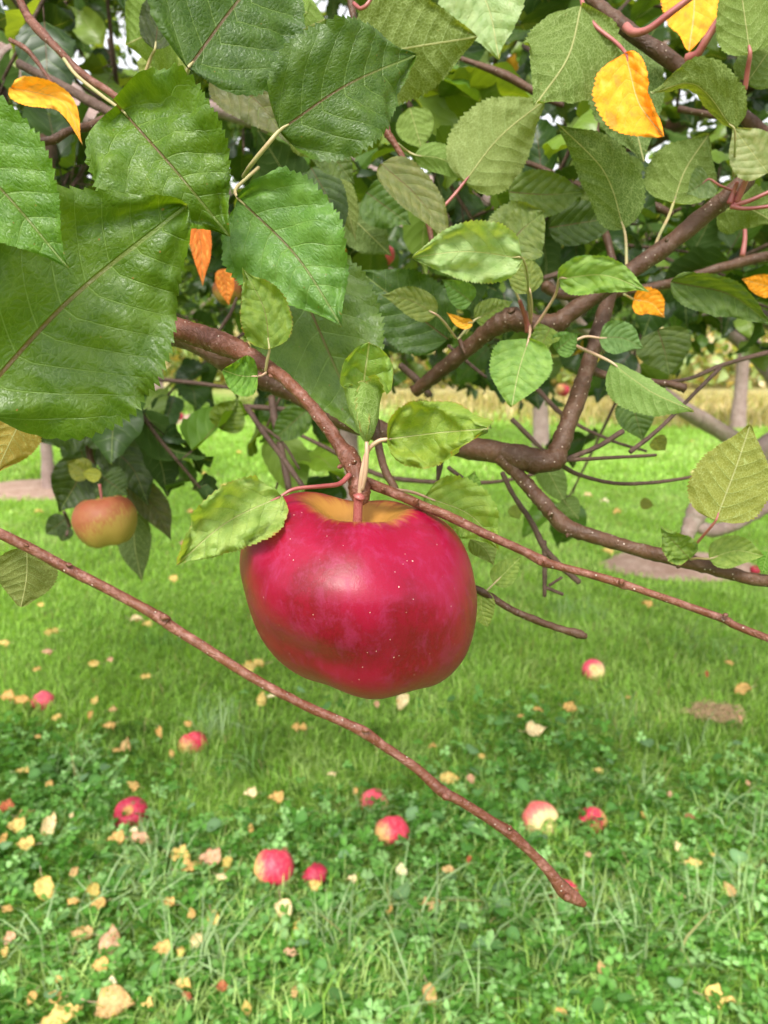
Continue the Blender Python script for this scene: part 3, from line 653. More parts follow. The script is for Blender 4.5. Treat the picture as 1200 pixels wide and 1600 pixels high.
leaf((772, 912), (814, 870), 40, (.31, .31), tone=(.17, .23, .06), fold=.3, pet=[(758, 925, .31, 4)])
leaf((752, 922), (762, 979), 42, (.31, .31), bend=(-4, 0), tone=(.20, .30, .08), rnd=.7, fold=.1)
# ---- middle
leaf((816, 404), (644, 402), 92, (.33, .33), bend=(0, -10), tone=(.27, .38, .20), fold=.10, ruffle=.14, rnd=.5, edge=.4, pet=[(824, 430, .35, 4), (826, 470, .38, 4), (829, 506, .40, 5)])
leaf((682, 492), (595, 461), 46, (.38, .38), bend=(0, -8), tone=(.11, .19, .09), fold=.15, pet=[(695, 505, .39, 4), (712, 528, .41, 4)], petm=M_PETP)
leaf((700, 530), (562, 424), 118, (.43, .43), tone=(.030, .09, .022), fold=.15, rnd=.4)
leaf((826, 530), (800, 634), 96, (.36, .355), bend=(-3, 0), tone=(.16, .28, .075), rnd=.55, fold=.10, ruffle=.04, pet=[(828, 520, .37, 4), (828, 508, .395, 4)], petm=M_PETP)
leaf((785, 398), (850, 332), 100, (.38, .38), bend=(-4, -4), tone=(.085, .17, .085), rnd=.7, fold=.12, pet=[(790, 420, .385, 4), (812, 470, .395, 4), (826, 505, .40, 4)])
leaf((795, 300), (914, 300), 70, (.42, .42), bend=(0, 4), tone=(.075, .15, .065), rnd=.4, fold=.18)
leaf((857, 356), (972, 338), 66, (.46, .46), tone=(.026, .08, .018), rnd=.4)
leaf((829, 458), (812, 400), 52, (.37, .37), tone=(.11, .20, .10), rnd=.6, pet=[(831, 480, .38, 4), (829, 506, .395, 4)], petm=M_PETP)
leaf((874, 436), (1014, 456), 60, (.37, .345), bend=(0, -16), tone=(.16, .27, .07), fold=.3, ruffle=.09, pet=[(868, 460, .38, 4.5), (850, 490, .39, 4.5), (834, 514, .397, 5)], petm=M_PETP)
leaf((884, 422), (945, 408), 34, (.39, .39), tone=(.13, .25, .06), fold=.3)
leaf((742, 500), (802, 470), 42, (.43, .43), tone=(.08, .18, .05), fold=.2, pet=[(728, 515, .43, 4), (716, 530, .42, 4)])
leaf((737, 472), (690, 436), 44, (.41, .40), tone=(.11, .22, .06), fold=.4)
leaf((738, 505), (697, 488), 18, (.395, .39), bend=(4, 8), tone='ye', fold=.5, pet=[(728, 522, .40, 3)])
leaf((860, 512), (850, 560), 44, (.385, .38), bend=(-6, 0), tone=(.08, .18, .045), fold=.4)
leaf((868, 548), (904, 520), 42, (.385, .38), tone=(.10, .21, .06), fold=.3)
leaf((990, 468), (1038, 496), 44, (.47, .46), bend=(4, -8), tone='og', fold=.3, pet=[(975, 460, .46, 4)])
leaf((1215, 452), (1158, 436), 34, (.5, .5), tone='og', fold=.2)
# ---- right
leaf((955, 566), (1084, 642), 84, (.37, .345), bend=(-2, 8), tone=(.16, .27, .08), fold=.75, roll=.5, top=False, ruffle=.03, pet=[(935, 556, .38, 5), (900, 540, .40, 5), (880, 525, .40, 4)], petm=M_PETP)
leaf((936, 528), (1006, 544), 52, (.40, .40), bend=(0, -8), tone=(.12, .22, .09), fold=.25, pet=[(915, 526, .40, 4), (892, 535, .40, 4)], petm=M_PETP)
leaf((1028, 515), (1046, 586), 82, (.47, .47), bend=(2, 0), tone=(.06, .125, .065), fold=.2, rnd=.3)
leaf((985, 620), (1005, 690), 60, (.46, .46), tone=(.05, .12, .05), fold=.3)
leaf((1022, 684), (1040, 704), 28, (.46, .46), tone=(.10, .18, .03), fold=.2)
leaf((1048, 440), (1212, 512), 70, (.40, .39), bend=(8, -16), tone=(.055, .135, .055), fold=.5, roll=-.4)
leaf((1060, 452), (1205, 500), 46, (.405, .40), bend=(8, -2), tone=(.12, .22, .04), fold=.2, top=False)
leaf((1118, 814), (1172, 664), 116, (.34, .34), bend=(4, -6), tone=(.15, .20, .035), fold=.12, top=False, rnd=.3, edge=.3, ruffle=.03, pet=[(1105, 830, .345, 4.5), (1088, 850, .355, 4.5), (1074, 872, .37, 5)], petm=M_PETR)
leaf((1076, 872), (1034, 826), 52, (.36, .355), tone=(.14, .23, .05), edge=.6, fold=.35, ruffle=.1)
leaf((1108, 873), (1192, 868), 50, (.36, .355), bend=(0, -10), tone=(.19, .30, .08), rnd=.5, fold=.2, pet=[(1090, 872, .365, 4), (1078, 874, .37, 4)])
leaf((1200, 862), (1190, 898), 26, (.36, .36), tone=(.12, .24, .04), fold=.2)
leaf((908, 10), (838, 162), 150, (.37, .36), bend=(14, 4), tone=(.07, .155, .025), fold=.12, top=False, rnd=.35, teeth=28)
leaf((952, 48), (1006, 252), 118, (.43, .42), bend=(2, 0), tone=(.045, .115, .020), fold=.12, top=False, rnd=.2)
leaf((978, 84), (1038, 214), 88, (.36, .35), bend=(-10, 10), dm=.002, tone='og', fold=.45, roll=-.2, rnd=.5, ruffle=.05, pet=[(962, 66, .365, 6), (930, 40, .37, 6.5), (912, 10, .375, 7), (906, -20, .38, 7)], petm=M_PETR, asym=.35, edge=.3)
leaf((1078, -70), (1076, 82), 98, (.44, .43), bend=(8, 0), tone='og', fold=.12, rnd=.4, edge=.3)
leaf((1148, 204), (1018, 146), 84, (.35, .34), bend=(4, -42), tone=(.07, .155, .03), fold=.55, roll=.7, top=False, pet=[(1148, 240, .36, 4), (1146, 275, .38, 5)], petm=M_PET)
leaf((1172, 84), (1150, -70), 86, (.37, .37), tone=(.09, .19, .03), top=False, fold=.2, pet=[(1168, 110, .375, 8), (1164, 140, .38, 8)], petm=M_PETR)
leaf((1172, 84), (1222, -40), 70, (.38, .38), tone=(.075, .165, .03), top=False, fold=.2)
leaf((1168, 128), (1215, 60), 70, (.40, .40), tone=(.07, .16, .03), top=False, fold=.2)
leaf((1200, 270), (1143, 196), 70, (.36, .36), tone=(.26, .34, .20), fold=.2)
leaf((1052, 318), (1106, 212), 112, (.43, .43), bend=(-8, 0), tone=(.075, .16, .028), top=False, fold=.12, rnd=.4, pet=[(1044, 340, .42, 5), (1030, 368, .41, 5), (1020, 395, .40, 5)])
leaf((1108, 280), (1072, 304), 54, (.38, .38), tone=(.14, .23, .12), fold=.4, pet=[(1125, 290, .38, 4), (1150, 300, .385, 4)], petm=M_PETR)
leaf((975, 358), (868, 190), 88, (.40, .39), bend=(22, -6), tone=(.055, .125, .02), fold=.28, roll=.3, top=False, pet=[(978, 378, .40, 5), (979, 420, .40, 5)])
leaf((1120, 330), (1215, 350), 80, (.42, .42), bend=(0, -14), tone=(.075, .16, .025), top=False, fold=.4)
leaf((1000, 300), (925, 260), 80, (.62, .6), tone=(.08, .17, .03), top=False)
leaf((945, 350), (910, 282), 46, (.5, .5), tone=(.05, .11, .02), top=False)
# ---- top middle
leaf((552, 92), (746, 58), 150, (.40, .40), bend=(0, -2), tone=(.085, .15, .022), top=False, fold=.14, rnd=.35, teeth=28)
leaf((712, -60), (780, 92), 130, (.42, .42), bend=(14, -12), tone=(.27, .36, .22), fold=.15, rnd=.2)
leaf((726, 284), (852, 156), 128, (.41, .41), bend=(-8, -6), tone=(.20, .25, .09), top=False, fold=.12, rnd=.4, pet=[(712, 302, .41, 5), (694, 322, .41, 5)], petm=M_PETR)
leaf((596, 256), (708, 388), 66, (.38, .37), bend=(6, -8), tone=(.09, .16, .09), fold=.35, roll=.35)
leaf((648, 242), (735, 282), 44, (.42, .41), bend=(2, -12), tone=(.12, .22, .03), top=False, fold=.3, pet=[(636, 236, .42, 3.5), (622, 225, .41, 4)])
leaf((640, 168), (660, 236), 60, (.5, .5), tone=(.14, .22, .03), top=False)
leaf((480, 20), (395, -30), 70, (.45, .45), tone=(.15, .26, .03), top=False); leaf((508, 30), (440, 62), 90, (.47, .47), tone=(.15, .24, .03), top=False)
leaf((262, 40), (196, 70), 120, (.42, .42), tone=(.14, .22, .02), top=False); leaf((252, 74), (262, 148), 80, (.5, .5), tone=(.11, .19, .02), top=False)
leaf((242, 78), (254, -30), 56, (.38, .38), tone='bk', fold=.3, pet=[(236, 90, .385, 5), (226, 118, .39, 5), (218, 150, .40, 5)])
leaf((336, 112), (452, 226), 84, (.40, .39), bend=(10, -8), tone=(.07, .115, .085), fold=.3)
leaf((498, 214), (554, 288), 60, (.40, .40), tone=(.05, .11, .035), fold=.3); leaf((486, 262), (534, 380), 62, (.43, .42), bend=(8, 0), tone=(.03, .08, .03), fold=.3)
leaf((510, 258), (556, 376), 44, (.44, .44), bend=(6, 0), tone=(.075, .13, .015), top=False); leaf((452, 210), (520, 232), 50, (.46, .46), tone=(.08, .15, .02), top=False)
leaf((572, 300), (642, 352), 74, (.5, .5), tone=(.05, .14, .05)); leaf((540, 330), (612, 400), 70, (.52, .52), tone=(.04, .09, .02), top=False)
leaf((20, 138), (130, 228), 44, (.38, .37), bend=(22, -24), dm=-.006, tone='ye', fold=.45, ruffle=.07)
leaf((303, 322), (317, 448), 36, (.46, .45), bend=(4, 0), tone='or2', fold=.2); leaf((348, 420), (358, 478), 30, (.6, .6), tone='or2', fold=.4)
leaf((40, 640), (-8, 742), 78, (.33, .33), bend=(-2, 4), tone=(.24, .19, .02), top=False, fold=.15)
leaf((42, 855), (33, 948), 90, (.245, .245), bend=(4, 0), tone=(.085, .125, .012), top=False, rnd=.65, fold=.10, teeth=22)
# ---- the shaded spray above the small hanging apple
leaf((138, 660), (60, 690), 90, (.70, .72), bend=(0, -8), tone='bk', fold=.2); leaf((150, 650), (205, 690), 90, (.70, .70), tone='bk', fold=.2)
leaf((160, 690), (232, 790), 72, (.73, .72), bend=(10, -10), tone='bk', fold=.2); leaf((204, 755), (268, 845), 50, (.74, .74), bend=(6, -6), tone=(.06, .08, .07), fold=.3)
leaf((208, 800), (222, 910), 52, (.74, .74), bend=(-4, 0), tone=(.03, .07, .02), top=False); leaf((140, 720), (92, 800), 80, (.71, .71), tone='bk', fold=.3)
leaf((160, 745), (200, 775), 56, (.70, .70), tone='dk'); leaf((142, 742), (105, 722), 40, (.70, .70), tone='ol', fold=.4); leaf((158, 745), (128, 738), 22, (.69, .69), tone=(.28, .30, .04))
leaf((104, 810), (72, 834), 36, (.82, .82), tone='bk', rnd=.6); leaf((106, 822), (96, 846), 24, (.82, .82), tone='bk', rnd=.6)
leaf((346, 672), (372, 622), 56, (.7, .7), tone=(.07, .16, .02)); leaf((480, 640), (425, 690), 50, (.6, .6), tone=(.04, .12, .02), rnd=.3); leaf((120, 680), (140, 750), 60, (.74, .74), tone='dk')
leaf((732, 780), (742, 735), 34, (.46, .46), tone=(.13, .23, .04)); leaf((880, 780), (905, 812), 36, (.6, .6), tone=(.05, .12, .02), top=False); leaf((848, 720), (885, 790), 44, (.6, .6), tone=(.05, .12, .02), top=False)
leaf((1000, 785), (1022, 790), 18, (.6, .6), tone=(.1, .16, .03)); leaf((800, 790), (812, 812), 22, (.6, .6), tone=(.1, .18, .03))

# ------------------------------------------------------------------ canopy: many more leaves on their twigs
def leaf_templates(k=10):
    T = []
    for i in range(k):
        r = random.Random(100 + i)
        mid = [Vector((0, 0, 0)), Vector((0, .5, r.uniform(.02, .10))), Vector((r.uniform(-.06, .06), 1.0, r.uniform(-.22, 0)))]
        V, F, U, W = leaf_mesh(mid, r.uniform(.56, .68), fold=r.uniform(.05, .5), curl=r.uniform(-.3, .5), twist=r.uniform(-.9, .9), ruffle=.08, teeth=9, rows=19, cols=2, seed=i + 50, rnd=.25, view=(0, 0, 1.0), nveins=7)
        T.append((V, F, U, W))
    return T
TPL = leaf_templates()
TPL_FAR = []
for i in range(3):
    V, F, U, W = leaf_mesh([Vector((0, 0, 0)), Vector((0, .5, .06)), Vector((0, 1, -.1))], .62, fold=.25, ruffle=.04, teeth=1, rows=6, cols=1, seed=i + 80, view=(0, 0, 1.0))
    TPL_FAR.append((V, F, U, W))

def frames(dirs, ups):
    y = dirs / np.linalg.norm(dirs, axis=1)[:, None]; x = np.cross(y, ups); x /= np.linalg.norm(x, axis=1)[:, None] + 1e-9; z = np.cross(x, y)
    return np.stack([x, y, z], 2)
def scatter(tpls, pos, R, size, rgb, r):
    Vs, Fs, Us, Ws, Cs = [], [], [], [], []; n = 0
    idx = r.integers(0, len(tpls), len(pos))
    for k, (V, F, U, W) in enumerate(tpls):
        s = idx == k; m = s.sum()
        if not m: continue
        X = np.einsum('nij,vj->nvi', R[s], V) * size[s][:, None, None] + pos[s][:, None, :]
        Fs.append((F[None] + (np.arange(m) * len(V))[:, None, None]).reshape(-1, 4) + n)
        Vs.append(X.reshape(-1, 3)); Us.append(np.tile(U, (m, 1))); Ws.append(np.tile(W, (m, 1)))
        c = np.ones((m, len(V), 4)); c[:, :, :3] = rgb[s][:, None, :]; c[:, :, 3] = 0; Cs.append(c.reshape(-1, 4)); n += m * len(V)
    return np.concatenate(Vs), np.concatenate(Fs), np.concatenate(Us), np.concatenate(Ws), np.concatenate(Cs)

PALC = np.array([(.016, .040, .006), (.024, .055, .007), (.036, .080, .009), (.055, .115, .010), (.10, .165, .014), (.030, .060, .020), (.15, .22, .04), (.020, .048, .006)])
def sprays(r, N, volume, zlow, leafsize=(.055, .085), twl=(.12, .30), per=(7, 13)):
    pos, dr, sz, tw = [], [], [], Bag()
    for i in range(N):
        for _ in range(60):
            p = np.array([r.uniform(*volume[0]), r.uniform(*volume[1]), r.uniform(*volume[2])])
            if zlow(p[0], p[1]) < p[2] < 1.12 + .52 * p[1]: break
        else: continue
        out = p - np.array([TRUNK.x, TRUNK.y, 1.3]); out /= np.linalg.norm(out)
        d = out * .6 + r.normal(0, .55, 3) + np.array([0, 0, .05]); d /= np.linalg.norm(d)
        L = r.uniform(*twl); q = p + d * L + np.array([0, 0, -.25 * L])
        midp = (p + q) / 2 + r.normal(0, .02, 3)
        V, F, T = tube([(*p, .0032), (*midp, .0024), (*q, .0014)], seg=5, n=2); tw.add(V, F, T)
        for k in range(r.integers(*per)):
            t = r.uniform(.1, 1.0); a = p * (1 - t) + q * t + (midp - (p + q) / 2) * (1 - abs(2 * t - 1))
            ld = d * .5 + r.normal(0, .8, 3) + np.array([0, 0, -.38]); ld /= np.linalg.norm(ld)
            pl = r.uniform(.012, .03)
            b = a + ld * pl; pos.append(b); dr.append(ld); sz.append(r.uniform(*leafsize))
            V, F, T = tube([(*a, .0008), (*b, .0007)], seg=3, n=1); tw.add(V, F, T)
    return np.array(pos), np.array(dr), np.array(sz), tw

def zlow(x, y):
    s = x / max(y, .3)
    base = 1.0 - .045 * y
    base += .06
    if s < -.18: base = 1.07 + .02 * y
    if s > .16: base = 1.0 + .085 * min(1, (s - .16) / .10) * y
    if s > .34: base = 1.0 + .06 * y
    return base + .03 * math.sin(x * 9) + .02 * math.sin(y * 7 + 1)
r = np.random.default_rng(5)
A = sprays(r, 400, ((-1.5, 1.5), (.62, 1.9), (.85, 2.1)), zlow)
B = sprays(r, 900, ((-2.6, 2.6), (1.9, 4.6), (.8, 3.0)), zlow, leafsize=(.06, .09))
pos = np.concatenate([A[0], B[0]]); dr = np.concatenate([A[1], B[1]]); sz = np.concatenate([A[2], B[2]])
for S in (A, B):
    tw = S[3]
ups = r.normal(0, .55, (len(pos), 3)) + np.array([0, -.25, 1.0])
R_ = frames(dr, ups)
ci = np.clip((r.random(len(pos)) * len(PALC)).astype(int), 0, len(PALC) - 1); rgb = PALC[ci] * r.uniform(.8, 1.25, (len(pos), 1))
yl = r.random(len(pos)) < .012; rgb[yl] = (.5, .28, .03)
# photo position and apparent size of every leaf: the largest in view become parts of their own
rel = pos - np.array(CAMP); dep = rel @ np.array(FWD); ppx = 600 + FPX * rel[:, 0] / dep; ppy = 800 - FPX * (rel @ np.array(UPV)) / dep
vis = (ppx > 0) & (ppx < 1200) & (ppy > 0) & (ppy < 700); app = np.where(vis, sz / dep, 0)
nsolo = max(0, 100 - hero_n[0]); solo = np.argsort(-app)[:nsolo]; mask = np.ones(len(pos), bool); mask[solo] = False
for i in solo:
    V, F, U, W, C = scatter([TPL[i % len(TPL)]], pos[i:i + 1], R_[i:i + 1], sz[i:i + 1], rgb[i:i + 1], np.random.default_rng(1))
    mesh_arrays('leaf', V, [F], M_LEAF2, tree, uvs={'UVMap': U, 'vein': W}, col=C)
V, F, U, W, C = scatter(TPL, pos[mask], R_[mask], sz[mask], rgb[mask], r)
tag(mesh_arrays('foliage', V, [F], M_LEAF2, tree, uvs={'UVMap': U, 'vein': W}, col=C), kind='stuff')
tw = A[3]; tw2 = B[3]; tw.add(np.concatenate(tw2.V), np.concatenate(tw2.Q), np.concatenate(tw2.T))
tag(tw.build('twigs', M_DARK, tree), kind='stuff')
print('hero leaves', hero_n[0], 'canopy', len(pos))

# ------------------------------------------------------------------ orchard trees further off
def orchard_tree(px, py, h, spread, label, seed, tone=(0, 7), n=2600, th=.06, lean=0, cz=(.42, 1.0), ls=.12, loc=None, thin=1):
    g = loc or G(px, py); root = empty('apple_tree', (g.x, g.y, 0), label=label, cat='apple tree', group='apple trees further off in the orchard')
    r = np.random.default_rng(seed)
    ht = h * .42
    b = Bag(); pts = [(g.x, g.y, -.05, th * 1.3), (g.x + lean * .2, g.y, ht * .4, th), (g.x + lean * .5, g.y, ht * .8, th * .9), (g.x + lean, g.y, ht * 1.1, th * .8)]
    b.add(*tube(pts, seg=12, n=5, rough=.15, seed=seed)); b.build('trunk', M_LIMB, root)
    ends = []
    bl = Bag()
    for k in range(8):
        a = r.uniform(0, 6.28); e = np.array([g.x + lean + math.cos(a) * spread * r.uniform(.5, .95), g.y + math.sin(a) * spread * r.uniform(.5, .95), h * r.uniform(.5, .95)])
        s = np.array([g.x + lean, g.y, ht]); mi = (s + e) / 2 + np.array([0, 0, r.uniform(-.05, .12) * h])
        bl.add(*tube([(*s, th * .55), (*mi, th * .35), (*e, th * .1)], seg=7, n=5, rough=.15, seed=k)); ends += [mi, e, (mi + e) / 2]
    bl.build('limbs', M_LIMB, root)
    ends = np.array(ends); k = r.integers(0, len(ends), n)
    p = ends[k] + r.normal(0, 1, (n, 3)) * np.array([spread * .27, spread * .27, h * .10]); p[:, 2] = np.maximum(p[:, 2], h * cz[0] - .25 * h + r.uniform(0, .2 * h, n))
    d = r.normal(0, 1, (n, 3)) + np.array([0, 0, -.5]); u = r.normal(0, .6, (n, 3)) + np.array([0, 0, 1.0])
    rgb = PALC[r.integers(tone[0], tone[1], n)] * r.uniform(.9, 1.7, (n, 1))
    V, F, U, W, C = scatter(TPL_FAR, p, frames(d, u), r.uniform(.7, 1.3, n) * ls, rgb, r)
    mesh_arrays('crown', V, [F], M_LEAF2, root, uvs={'UVMap': U, 'vein': W}, col=C)
    return root
orchard_tree(78, 768, 2.6, 1.2, 'young apple tree with a slim trunk in a pale soil ring at the far left', 1, n=2600, th=.045, ls=.09)
orchard_tree(250, 648, 4.2, 2.2, 'distant apple tree with red apples standing on the brown soil patch beyond the lawn', 2, n=4200, th=.10, ls=.13)
orchard_tree(1152, 672, 4.0, 1.9, 'straight trunked apple tree in the pale field at the far right', 3, n=3200, th=.10, ls=.13)
orchard_tree(845, 700, 3.4, 1.7, 'apple tree with a red apple, seen behind the grey forked branch right of centre', 4, n=2400, th=.09, lean=-.1, ls=.12)
orchard_tree(0, 0, 4.5, 2.4, 'tall apple tree far behind the big left leaves', 5, n=4200, th=.1, loc=Vector((-8.5, 17, 0)), ls=.15)
orchard_tree(0, 0, 4.5, 2.4, 'apple tree far off directly behind the red apple spur', 6, n=4200, th=.1, loc=Vector((-2.0, 19, 0)), ls=.15)
orchard_tree(0, 0, 4.2, 2.2, 'apple tree deep in the field between the grey limb and the right edge', 7, n=3600, th=.1, loc=Vector((6.6, 21, 0)), ls=.15)

# far hedge and wood at the end of the field
def woodland(name, y0, y1, x0, x1, hmin, hmax, n, size, pal, seed, zb=0):
    r = np.random.default_rng(seed)
    x = r.uniform(x0, x1, n); y = r.uniform(y0, y1, n)
    top = hmin + (hmax - hmin) * (.5 + .5 * vnoise(x, y * 0, .35, seed)) ; z = zb + r.random(n) ** .8 * top
    p = np.stack([x, y, z], 1); d = r.normal(0, 1, (n, 3)); u = r.normal(0, .6, (n, 3)) + np.array([0, 0, 1.0])
    clump = np.clip(.5 + .5 * vnoise(x, z, 1.1, seed + 1) + r.normal(0, .2, n), 0, .999)
    rgb = np.array(pal)[(clump * len(pal)).astype(int)] * r.uniform(.8, 1.25, (n, 1))
    V, F, U, W, C = scatter(TPL_FAR, p, frames(d, u), r.uniform(.6, 1.4, n) * size, rgb, r)
    tag(mesh_arrays(name, V, [F], M_LEAF2, None, uvs={'UVMap': U, 'vein': W}, col=C), kind='stuff')
woodland('hedgerow', 26, 31, -24, 26, 1.6, 3.6, 13000, .40, [(.46, .40, .22), (.26, .34, .13), (.32, .42, .18), (.50, .42, .26), (.30, .40, .16)], 41, .15)
woodland('woodland', 36, 44, -38, 40, 5, 9, 16000, .75, [(.16, .27, .09), (.22, .34, .12), (.30, .40, .16), (.36, .40, .18)], 42, .5)

# ------------------------------------------------------------------ apples
def apple_material(name, red=(.225, .0004, .022), dark=(.135, .0002, .006), bloom=(.27, .020, .080), yellow=(.36, .17, .035), cavity=.46, ymix=0.0, ydir=(1, 0, 0), bloomamt=.38, hero=True, rough=.30, bruise=True):
    m = NT(name); co = m.coord(); s = m.n('ShaderNodeSeparateXYZ'); m.l(co, s.inputs[0])
    # co is in apple radii (object scaled), z up
    r2 = m.math('SQRT', m.math('ADD', m.math('POWER', s.outputs[0], 2), m.math('POWER', s.outputs[1], 2)))
    ang = m.math('ARCTAN2', s.outputs[1], s.outputs[0])
    cx = m.n('ShaderNodeCombineXYZ'); m.l(m.math('MULTIPLY', m.math('COSINE', ang), 2.6), cx.inputs[0]); m.l(m.math('MULTIPLY', m.math('SINE', ang), 2.6), cx.inputs[1]); m.l(m.math('MULTIPLY', s.outputs[2], .8), cx.inputs[2])
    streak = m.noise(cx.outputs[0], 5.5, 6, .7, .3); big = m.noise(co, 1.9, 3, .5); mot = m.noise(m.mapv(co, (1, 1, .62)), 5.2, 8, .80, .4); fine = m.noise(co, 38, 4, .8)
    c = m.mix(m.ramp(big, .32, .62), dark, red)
    c = m.mix(m.math('MULTIPLY', m.ramp(mot, .47, .62), bloomamt), c, bloom)
    c = m.mix(m.math('MULTIPLY', m.ramp(streak, .52, .70), .32), c, m.mix(.5, red, bloom))
    c = m.mix(m.math('MULTIPLY', m.ramp(fine, .5, .72), .20), c, bloom)
    c = m.mix(m.math('MULTIPLY', m.ramp(mot, .50, .40), .45), c, red)
    if not hero and bruise:
        br = m.voro(co, 1.3); c = m.mix(m.math('MULTIPLY', m.ramp(br.outputs['Distance'], .24, .17), .8), c, (.16, .075, .03))
    # ground colour shows in the stalk cavity, ragged by the streaks
    cav = m.ramp(m.math('ADD', r2, m.math('MULTIPLY', m.math('SUBTRACT', streak, .5), .34)), cavity + .08, cavity - .14)
    cav = m.math('MULTIPLY', cav, m.ramp(s.outputs[2], .1, .4))
    c = m.mix(cav, c, m.mix(m.ramp(r2, .3, .0), yellow, tuple(x * y for x, y in zip(yellow, (.7, .8, .8)))))
    if ymix:
        dv = m.n('ShaderNodeVectorMath', operation='DOT_PRODUCT'); m.l(co, dv.inputs[0]); dv.inputs[1].default_value = Vector(ydir).normalized()
        f = m.ramp(m.math('ADD', dv.outputs['Value'], m.math('MULTIPLY', m.math('SUBTRACT', streak, .5), 2.0)), .9 - 1.6 * ymix, 1.5 - 1.6 * ymix)
        c = m.mix(f, c, yellow)
    vo = m.voro(co, 15 if hero else 8); rr = m.n('ShaderNodeSeparateColor'); m.l(vo.outputs['Color'], rr.inputs[0])
    dot = m.math('MULTIPLY', m.ramp(vo.outputs['Distance'], .065, .035), m.ramp(rr.outputs[0], .2, .5))
    vo2 = m.voro(co, 4.1); dot2 = m.ramp(vo2.outputs['Distance'], .030, .018)
    c = m.mix(m.math('MULTIPLY', m.math('MAXIMUM', dot, dot2), .75), c, (.74, .52, .42))
    h = m.math('ADD', m.math('MULTIPLY', mot, .25), m.math('MULTIPLY', fine, .10))
    ro = m.math('ADD', rough, m.math('MULTIPLY', m.ramp(mot, .45, .6), .10))
    return m.out(m.bsdf(c, ro, m.bump(h, .10, .012), spec=.28, coat=.0, coat_rough=.28))

AP = np.array([(0.001, .30), (.05, .31), (.10, .345), (.17, .42), (.25, .49), (.34, .555), (.43, .60), (.53, .60), (.68, .535), (.80, .45), (.90, .32), (.965, .17), (1.0, .0), (.99, -.16), (.95, -.34), (.885, -.51), (.79, -.665), (.68, -.79), (.56, -.875), (.45, -.905), (.34, -.90), (.24, -.86), (.15, -.80), (.07, -.76), (.001, -.75)])
def apple_geo(seg=64, sub=4, seed=0, lob=.045, squash=1.0, irr=.03, drop=0.0, saddle=0.0, lean=0.0, flat=1.0, dents=()):
    pr = catmull([(a, b, 0, 0) for a, b in AP], sub); V = []
    for c in pr:
        rr, z = max(c[0], 0), c[1]
        if z < 0: z *= flat
        for j in range(seg):
            a = 2 * math.pi * j / seg
            low = max(0, min(1, (-z - .1) / .7)); up = max(0, min(1, (z - .1) / .5))
            f = 1 + lob * math.cos(5 * a + seed) * (low * .9 + up * .55) * min(1, rr * 2) + irr * mnoise.noise(Vector((math.cos(a) * 1.2 + seed, math.sin(a) * 1.2, z)))
            for (da, dz, wa, wz, dep_) in dents:
                q = (a - da + math.pi) % (2 * math.pi) - math.pi; f -= dep_ * math.exp(-(q / wa) ** 2 - ((z - dz) / wz) ** 2)
            zz = z * squash + (lob * .55 * math.cos(5 * a + seed) * (up - low) + drop * rr * math.cos(a)) * min(1, rr * 1.6) + saddle * math.cos(2 * a) * up * min(1, rr * 1.4)
            V.append((rr * f * math.cos(a) + lean * max(0, -z) ** 1.5, rr * f * math.sin(a), zz))
    return np.array(V), grid_faces(len(pr), seg, True)[:, ::-1]

def make_apple(center, R, mat, label, rot=(0, 0, 0), cat='apple', group=None, seed=0, stalk=None, calyx=False, seg=32, sub=2, **k):
    """one mesh in apple radii, scaled by its object"""
    V, F = apple_geo(seg=seg, sub=sub, seed=seed, **k)
    root = empty('apple', center, label=label, cat=cat, group=group)
    o = mesh_arrays('flesh', V, [F], mat); o.name = 'skin'; o.data.name = 'skin'; o.parent = root; o.scale = (R, R, R)
    root.rotation_euler = rot
    if stalk:
        V2, F2, T2 = tube([(0, 0, .28, .055), (.0, 0, .45, .042), (stalk[0] * .5, stalk[1] * .5, .65, .04), (*stalk, .055)], seg=10, n=5, rough=.1, seed=seed); b = Bag(); b.add(V2, F2, T2)
        s = b.build('stalk', M_PETR); s.parent = root; s.scale = (R, R, R)
    if calyx:
        b = Bag()
        for q in range(5):
            a = q * 1.257; b.add(*tube([(.10 * math.cos(a), .10 * math.sin(a), -.77, .05), (.07 * math.cos(a), .07 * math.sin(a), -.86, .045), (.02 * math.cos(a + .5), .02 * math.sin(a + .5), -.92, .012)], seg=6, n=3, rough=.2, seed=q))
        s = b.build('calyx', M_DARK); s.parent = root; s.scale = (R, R, R)
    return root

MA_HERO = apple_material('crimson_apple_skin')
HD = .262
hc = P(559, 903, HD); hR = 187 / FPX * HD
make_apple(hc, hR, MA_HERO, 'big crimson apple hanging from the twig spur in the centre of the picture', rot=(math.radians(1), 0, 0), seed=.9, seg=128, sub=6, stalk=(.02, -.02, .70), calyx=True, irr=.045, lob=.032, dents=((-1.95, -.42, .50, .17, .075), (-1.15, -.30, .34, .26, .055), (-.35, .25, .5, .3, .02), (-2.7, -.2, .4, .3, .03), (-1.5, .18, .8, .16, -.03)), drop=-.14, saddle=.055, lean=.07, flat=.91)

MA_YEL = apple_material('yellow_blush_apple_skin', red=(.25, .065, .03), dark=(.24, .08, .03), bloom=(.32, .15, .06), yellow=(.28, .18, .04), ymix=.62, ydir=(.2, -.3, -.9), hero=False, bloomamt=.3, cavity=.5, rough=.5, bruise=False)
make_apple(P(163, 808, .67), 49 / FPX * .67, MA_YEL, 'dull yellow and pink apple hanging in shade on the left above the lower twig', rot=(math.radians(-10), 0, 1), seed=2, stalk=(.05, 0, 1.05), calyx=True, seg=48, sub=3)

